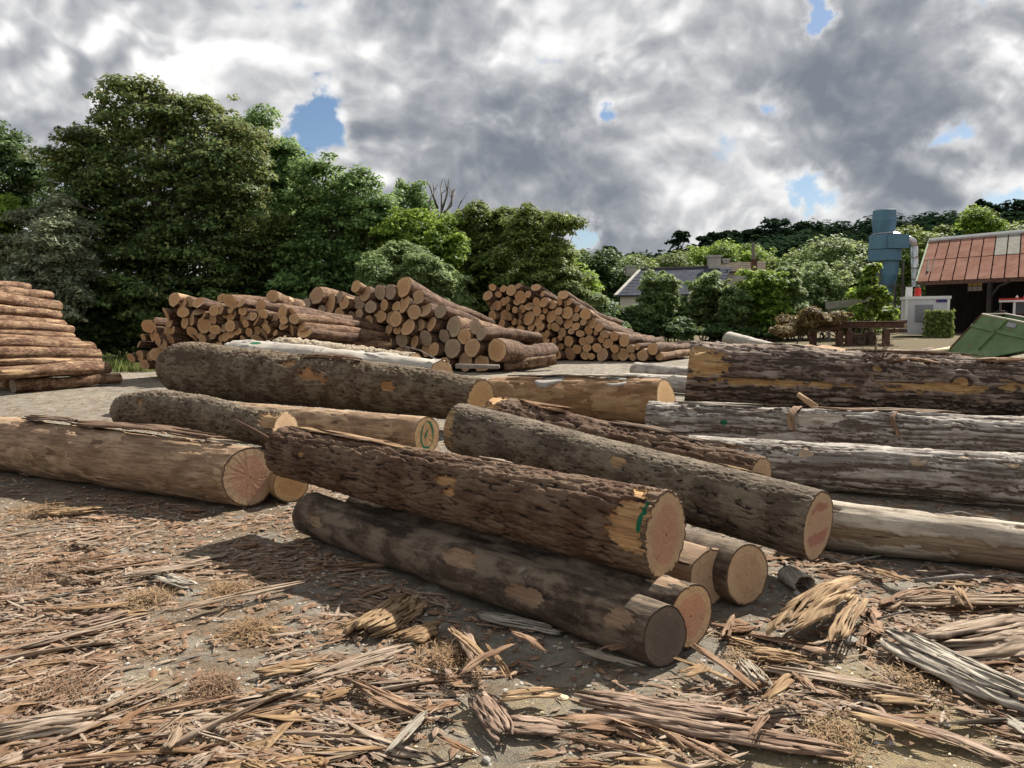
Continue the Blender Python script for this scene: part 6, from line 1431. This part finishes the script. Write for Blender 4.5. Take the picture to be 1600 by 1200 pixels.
slivers('far_debris_pale', 'pale bark debris scattered over the middle of the yard', 4000, 24.0, .03, .14, .008, .03, 'fib_pale', 9, spread=1.6, zmax=.012, dens_gain=8, ybias=3.0)
slivers('sawdust_flakes', 'pale sawdust flakes scattered on the dirt', 12000, 7.0, .004, .022, .002, .007, 'fib_pale', 6, spread=2., zmax=.004, dens_gain=3, ybias=1.1)
# golden frayed tufts of inner bark fibre
def tuft(px, py, wpx, n, seed, mat='fib_orange', lab='', hgt=.03):
    r_ = np.random.default_rng(seed); c = G(px, py); s = c[1] / F * wpx; x = c[0] + np.clip(r_.normal(size=n), -1.9, 1.9) * s * .35; y = c[1] + np.clip(r_.normal(size=n), -1.9, 1.9) * s * .45
    a = r_.uniform(0, 6.28, n); L = r_.uniform(.03, .10, n); wd_ = r_.uniform(.001, .004, n); dx, dy = np.cos(a), np.sin(a)
    z = ground_h(x, y) + .004 + r_.uniform(0, 1, n) * hgt * np.exp(-(((x - c[0]) / s) ** 2 + ((y - c[1]) / s) ** 2) * 4)
    P0 = np.stack([x, y, z], 1); P2 = P0 + np.stack([dx * L, dy * L, r_.normal(size=n) * .25 * L], 1); m1 = (P0 + P2) / 2 + np.stack([-dy * L * .15, dx * L * .15, .15 * L], 1)
    off = np.stack([-dy * wd_, dx * wd_, 0 * wd_], 1)
    V_ = np.stack([P0, m1 + off, P2, m1 - off], 1).reshape(-1, 3); f = np.arange(4 * n).reshape(n, 4)
    me = raw_mesh('fibre_tuft', V_, f, False, dict(tint=np.repeat(r_.uniform(.3, 1, n), 4)), (V_[:, :2])[f.ravel()], [M[mat]])
    tag(link('fibre_tuft', me), lab, 'fibre tuft', 'frayed fibre tufts in the litter')
for i, (px, py, wpx, n, lab) in enumerate([(330,1078,50,900,'golden tuft of bark fibre above the curled dark strip'),(395,985,60,900,'golden tuft left of the stony bare patch'),(355,925,50,700,'golden tuft below the shadow of the pile'),(600,965,70,1200,'golden fibre around the bright frayed mat'),
                                          (235,935,50,600,'small golden tuft in the middle of the left litter'),(60,800,80,900,'rusty fibre patch at the left below the tan trunk'),(80,900,90,900,'brown fibre patch at the left edge'),(1180,1035,60,500,'fibre fluff around the orange plank'),
                                          (1430,1070,70,500,'fibre fluff at the foot of the largest ribbed slab'),(90,1085,90,900,'fibre patch above the wide bundle at bottom left'),(1300,1150,80,500,'fibre fluff on the long slabs at lower right'),(700,1030,80,900,'fibre fluff under the crossed heap')]):
    tuft(px, py, wpx, n, 40 + i, 'fib_orange' if i % 3 else 'fib_brown', lab)

# stones and wood chips
M['stone'] = mat_simple('yard_stone', (.30, .28, .25), (.42, .40, .36), 20., .9, 120., .003)
M['chip'] = mat_simple('fresh_wood_chip', (.60, .50, .30), (.68, .60, .42), 20., .8, 120., .002)
def rock_mesh(seed, mat, flat=.6):
    r_ = np.random.default_rng(seed); vs = []; n1, n2 = 9, 5
    for i in range(n2 + 1):
        ph = math.pi * i / n2
        for k in range(n1):
            t = 2 * math.pi * k / n1; d = np.array([math.sin(ph) * math.cos(t), math.sin(ph) * math.sin(t) * .8, math.cos(ph) * flat]); vs.append(d * (1 + .35 * float(perlin(d[0] * 1.7 + seed, d[1] * 1.7, d[2] * 1.7))))
    fs = [(i * n1 + k, (i + 1) * n1 + k, (i + 1) * n1 + (k + 1) % n1, i * n1 + (k + 1) % n1) for i in range(n2) for k in range(n1)]
    return raw_mesh('stone', np.array(vs), fs, False, mats=[mat])
RK = [rock_mesh(i, M['stone']) for i in range(5)] + [rock_mesh(9, M['chip'], .3), rock_mesh(12, M['chip'], .25)]
for i, (px, py, wpx, k, lab) in enumerate([(1025,1163,26,0,'angular pale stone at the bottom right of centre'),(1328,1003,26,1,'grey stone beside the shaggy torn slab'),(880,1090,22,5,'cream wood chip right of the crossed heap'),(735,1172,22,5,'cream chip at the foot of the broad brown slab'),
      (760,1186,18,0,'pale stone near the bottom centre'),(548,980,16,5,'pale yellow chip at the edge of the stony bare patch'),(480,990,14,0,'pale stone in the stony bare patch, left'),(510,1008,12,2,'small pale stone in the stony bare patch, right'),(1040,1195,16,1,'grey pebble at the bottom edge'),
      (385,1195,12,3,'dark pebble at the bottom left of centre'),(445,1172,14,0,'pale pebble at the bottom left of centre'),(355,1068,16,6,'yellow chip below the golden tuft'),(1250,952,12,0,'white pebble in the bare dirt before the lowest right trunk'),(1273,960,10,4,'dark pebble in the bare dirt before the lowest right trunk'),
      (920,1190,8,3,'dark pebble at the bottom centre'),(1180,1100,10,6,'cream chip between the slabs'),(1245,928,12,0,'pale stone beside the hollow bark tube'),(210,965,12,0,'white stone on the pinkish flake mat'),(1480,1135,14,1,'bluish grey stone below the largest ribbed slab'),(955,1158,16,5,'cream chip at the bottom centre right')]):
    p = G(px, py); o = link('stone' if k < 5 else 'wood_chip', RK[k]); s_ = wpx / 2 * p[1] / F * 1.0; o.location = (p[0], p[1], float(ground_h(p[0], p[1])) + s_ * (.35 if k < 5 else .12)); o.scale = (s_, s_, s_); o.rotation_euler = (0, 0, i * 1.3)
    tag(o, lab, 'stone' if k < 5 else 'wood chip')
def pebbles(name, label, n, smin, smax, mat, seed, ymax):
    r_ = np.random.default_rng(seed); top_px = 488 + CAM_H * F / ymax; px = r_.uniform(-60, 1660, n); py = 1225 - (1225 - top_px) * r_.uniform(0, 1, n) ** (1 / 1.6)
    u = (px - 800) / F; v = (600 - py) / F; d = _f[None] + u[:, None] * _cr[None] + v[:, None] * _cu[None]; t = -CAM_H / d[:, 2]; x, y = d[:, 0] * t, d[:, 1] * t
    s_ = (smin + (smax - smin) * r_.uniform(0, 1, n) ** 4) * (1 + y * .08); z = ground_h(x, y)
    c = np.stack([x, y, z + s_ * .2], 1); a = r_.uniform(0, 6.28, n); e1_ = np.stack([np.cos(a), np.sin(a), 0 * a], 1) * s_[:, None]; e2_ = np.stack([-np.sin(a), np.cos(a), 0 * a], 1) * (s_ * r_.uniform(.5, 1, n))[:, None]; up_ = np.stack([0 * a, 0 * a, s_ * r_.uniform(.3, .7, n)], 1)
    V_ = np.stack([c - e1_, c + e2_, c + e1_, c - e2_, c + up_ + e1_ * .2], 1).reshape(-1, 3); b = np.arange(n)[:, None] * 5
    f = np.concatenate([b + [1, 0, 4], b + [2, 1, 4], b + [3, 2, 4], b + [0, 3, 4]])
    tag(link(name, raw_mesh(name, V_, f, False, mats=[M[mat]]), kind='stuff'), label, 'pebbles')
pebbles('gravel', 'small grey gravel stones pressed into the dirt', 8000, .002, .014, 'stone', 1, 14)
pebbles('wood_chips', 'small pale wood chips on the dirt', 3500, .002, .009, 'chip', 2, 9)

# hollow tube of bark lying on the dirt
c = G(1257, 925); hb = thing('bark_tube', 'short hollow tube of flaky pale bark lying alone on the bare dirt', 'bark tube', (c[0], c[1], 0))
n1, n2 = 22, 12; vs = []; axv = unit([-.22, 1, 0]); sv = V3(axv[1], -axv[0], 0); rt_ = .062
for lay in (1.0, .84):
    for i in range(n2):
        for k in range(n1):
            t = math.radians(-50 + 280 * k / (n1 - 1)); q = rt_ * lay * (1 + .12 * float(perlin(i * .4, k * .5, lay)))
            vs.append(c + axv * (.17 * i / (n2 - 1) + .015 * float(perlin(k * .8, i, 1))) + sv * q * math.cos(t) * 1.1 + V3(0, 0, 1) * (q * math.sin(t) * .85 + .045))
gi = lambda l, i, k: l * n1 * n2 + i * n1 + k
fs = [(gi(0, i, k), gi(0, i, k + 1), gi(0, i + 1, k + 1), gi(0, i + 1, k)) for i in range(n2 - 1) for k in range(n1 - 1)] + [(gi(1, i, k), gi(1, i + 1, k), gi(1, i + 1, k + 1), gi(1, i, k + 1)) for i in range(n2 - 1) for k in range(n1 - 1)]
fs += [(gi(0, 0, k), gi(1, 0, k), gi(1, 0, k + 1), gi(0, 0, k + 1)) for k in range(n1 - 1)] + [(gi(0, n2 - 1, k), gi(0, n2 - 1, k + 1), gi(1, n2 - 1, k + 1), gi(1, n2 - 1, k)) for k in range(n1 - 1)]
vs = np.array(vs); part('bark', raw_mesh('bark', vs, fs, True, dict(tint=0 * vs[:, 0] + .2), vs[[i for f in fs for i in f]][:, [0, 1]], [M['fib_grey']]), hb)

# twigs and sticks
def stick(pts, rad, label, mat='dead', name='stick', group=None):
    root = thing(name, label, 'stick', pts[0], group); mb = MB(); mb.tube(pts, rad, 7); part('wood', mb.mesh('wood', M[mat], True), root); return root
gz = lambda px, py, z: G(px, py) + V3(0, 0, z)
stick([gz(1430, 913, .02), gz(1500, 908, .03), gz(1560, 907, .02), gz(1640, 903, .03)], [.012, .014, .011, .006], 'long pale crooked stick below the lowest right trunk')
stick([gz(1480, 893, .02), gz(1515, 908, .03)], [.009, .006], 'short stick crossing the long pale crooked one')
stick([gz(1255, 868, .02), gz(1300, 880, .03), gz(1340, 893, .02)], [.011, .01, .005], 'pale stick beneath the banded sawn end')
stick([gz(1362, 975, .02), gz(1420, 968, .05), gz(1455, 985, .02)], [.006, .005, .003], 'thin dark twig above the largest ribbed slab')
stick([gz(1320, 885, .02), gz(1380, 872, .02)], [.010, .007], 'straight stick in the shade of the lowest right trunk')
stick([gz(1225, 878, .01), gz(1236, 898, .02)], [.008, .005], 'small stick pointing at the hollow bark tube')
# slabs, flaps and sticks lying on the logs
def on_log(Hh, s0, s1, ang, wd_, mat, label, seed, lift=.01, curl=.4, name='bark_flap', cat='bark flap'):
    C, r, (U, S, T) = Hh[1], Hh[2], Hh[4]; n = len(C); k0, k1 = int(s0 * (n - 1)), int(s1 * (n - 1)); km = (k0 + k1) // 2; a = math.radians(ang)
    nrm = math.cos(a) * U[km] + math.sin(a) * S[km]; L = np.linalg.norm(C[k1] - C[k0]); p = C[km] + nrm * (r[km] + lift); d = unit(C[k1] - C[k0]); b = np.cross(nrm, d)
    me = strip_mesh(seed, L, wd_, M[mat], curl, .01, .18, int(min(50, max(14, L / .03))), int(min(20, max(7, wd_ / .01))), .5)
    o = link(name, me); o.matrix_world = Matrix(((d[0], b[0], nrm[0], p[0]), (d[1], b[1], nrm[1], p[1]), (d[2], b[2], nrm[2], p[2]), (0, 0, 0, 1)))
    return tag(o, label, cat)
on_log(H1, .05, .40, -12, .24, 'flap', 'long dark bark flap lying along the top of the left tan trunk', 1, .02)
on_log(H1, .34, .50, -8, .18, 'flap', 'second dark bark flap farther left on the tan trunk', 2, .02)
on_log(H1, .43, .49, 4, .07, 'fib_orange', 'small orange splinter standing at the left end of the dark bark flap', 3, .03)
on_log(H1, .02, .10, 0, .10, 'fib_pale', 'pale shreds on top of the left tan trunk by its sawn end', 4, .01)
on_log(A, .55, .98, -8, .12, 'fib_orange', 'long torn strip of inner wood on top of the dark red-brown log', 5, .0, .15)
on_log(A, .62, .9, 8, .05, 'fib_brown', 'narrow raised bark strip on the back end of the dark red-brown log', 6, .01)
on_log(A, .31, .40, -5, .035, 'fib_pale', 'bright yellow splinter on top of the dark red-brown log', 7, .012)
on_log(Cc, .12, .25, -10, .04, 'fib_orange', 'thin orange splinter lying on the grey flaky log', 8, .005)
on_log(Hl, .05, .30, -15, .10, 'fib_pale', 'pale torn slab near the right end of the shaggy log', 9, .01)
on_log(Hl, .25, .5, -10, .12, 'flap', 'dark shaggy slab on top of the shaggy log', 10, .015)
on_log(Hl, .62, .86, 0, .14, 'fib_brown', 'loose reddish bark over the left part of the shaggy log', 11, .012)
on_log(R1, .33, .62, -12, .30, 'fib_pale', 'long bleached bark sheet on top of the thickest right trunk', 12, .03, .2)
on_log(R1, .08, .30, -14, .22, 'fib_grey', 'grey bark sheet on top of the left part of the thickest right trunk', 13, .03, .2)
on_log(R1, .55, .78, 15, .12, 'fib_brown', 'brown stringy flap on the thickest right trunk', 14, .03)
on_log(R1, .40, .52, 35, .05, 'fib_brown', 'thin hanging strip on the face of the thickest right trunk', 15, .03)
on_log(R2, .06, .26, 5, .12, 'fib_grey', 'flaky grey sheet on the left part of the silvery stringy trunk', 16, .015)
on_log(R2, .34, .48, 12, .07, 'fib_brown', 'brown curved strip on the silvery stringy trunk', 17, .02)
on_log(R2, .42, .62, 0, .10, 'fib_pale', 'pale lifted strip on the silvery stringy trunk', 18, .02)
on_log(N_, .1, .9, -14, .26, 'fib_grey', 'rough strip of grey bark left along the top of the burl log', 19, .0, .15)
on_log(K_, .30, .50, 5, .20, 'flap', 'flaking bark piece on top of the huge mossy trunk', 20, .02)
def rough_strip(Hh, k_, ang0, ang1, wd_, mat, label, seed):      # strip wrapped down over a log
    C, r, (U, S, T) = Hh[1], Hh[2], Hh[4]; k = int(k_ * (len(C) - 1)); r_ = np.random.default_rng(seed); vs = []; n1, n2 = 12, 5
    for lay in (.012, .003):
        for i in range(n1):
            a = math.radians(ang0 + (ang1 - ang0) * i / (n1 - 1)); nr = math.cos(a) * U[k] + math.sin(a) * S[k]
            for j in range(n2): vs.append(C[k] + nr * (r[k] * 1.06 + lay + .012 * float(perlin(i * .7, j * .9, seed))) + T[k] * (wd_ * (j / (n2 - 1) - .5) * (1 - .4 * i / n1) + .03 * math.sin(i * .5 + seed)))
    fs = [(i * n2 + j, i * n2 + j + 1, (i + 1) * n2 + j + 1, (i + 1) * n2 + j) for i in range(n1 - 1) for j in range(n2 - 1)]; b = n1 * n2
    fs += [tuple(q + b for q in f[::-1]) for f in fs]
    vs = np.array(vs); me = raw_mesh('bark_flap', vs, fs, True, dict(tint=0 * vs[:, 0] + .3), vs[[i for f in fs for i in f]][:, [0, 2]], [M[mat]])
    tag(link('bark_flap', me), label, 'bark flap')
rough_strip(R2, .315, -10, 82, .10, 'fib_brown', 'torn brown bark strip hanging down the silvery stringy trunk, the left one', 1)
rough_strip(R2, .50, -5, 84, .06, 'fib_brown', 'torn brown bark strip hanging down the silvery stringy trunk, the right one', 2)
# twig tuft stuck on the thickest right trunk, and one more over its right end
def twig_tuft(px, py, Y, n, size, label, seed, mat='dead'):
    r_ = np.random.default_rng(seed); c = W(px, py, Y); root = thing('twig_tuft', label, 'twigs', c); mb = MB()
    for i in range(n):
        d = unit([r_.normal(), r_.normal() * .6, abs(r_.normal()) * .9]); L = size * r_.uniform(.4, 1); s0 = c + r_.normal(size=3) * size * .10
        mb.tube([s0, s0 + d * L * .5 + r_.normal(size=3) * .12 * L, s0 + d * L], [size * .028, size * .02, size * .006], 4)
    part('twigs', mb.mesh('twigs', M[mat]), root)
twig_tuft(1375, 562, 11.2, 26, .38, 'tangle of torn bark and twigs sticking up from the thickest right trunk', 1, 'rust')
twig_tuft(1545, 578, 11.0, 22, .28, 'brown shreds on the top right of the thickest right trunk', 2, 'rust')
twig_tuft(530, 592, 11.2, 14, .34, 'dry grey grass stalks caught on the face of the huge mossy trunk', 3)
twig_tuft(1290, 664, 8.2, 12, .16, 'small shreds at the top of the left hanging strip', 4, 'rust')
twig_tuft(492, 560, 15.0, 8, .35, 'arched dry stalks leaning on the bleached white trunk', 5)
stick([W(425, 688, 8.3), W(398, 672, 8.4), W(368, 656, 8.7)], [.018, .015, .008], 'brown stick leaning on the crooked mossy log', 'rust')
stick([W(1275, 636, 9.0), W(1247, 616, 9.2)], [.04, .03], 'short orange splinter standing between the two upper right trunks', 'sawdust')
stick([W(690, 566, 17), W(655, 547, 17.5), W(632, 541, 17.7)], [.02, .016, .01], 'pale thin branch arching over the cream trunk')
stick([W(712, 572, 18.2), W(780, 573, 18.0)], [.06, .05], 'pale pole lying before the middle pile')
stick([W(1468, 805, 5.5), W(1500, 800, 5.45), W(1525, 806, 5.4)], [.010, .009, .004], 'small bleached stick on the lowest right trunk')
stick([gz(1518, 548, .15), gz(1430, 560, .12)], [.14, .10], 'pale debarked chunk of log behind the thickest right trunk', 'chip')
stick([gz(1455, 551, .1), gz(1425, 556, .1)], [.12, .09], 'brown log chunk in the yard before the cabin', 'rust')
# little green weed between the right trunks
r_ = np.random.default_rng(2); c = G(1368, 868); n = 60; Pp = c + r_.normal(size=(n, 3)) * [.03, .03, .04] + [0, 0, .06]; Nn = r_.normal(size=(n, 3)) + [0, 0, 1]
wr = thing('weed', 'tiny green weed at the foot of the lowest right trunk', 'weed', c); part('leaves', leaves_mesh('leaves', Pp, Nn / np.linalg.norm(Nn, axis=1)[:, None], .025, r_, LEAF['bright']), wr)
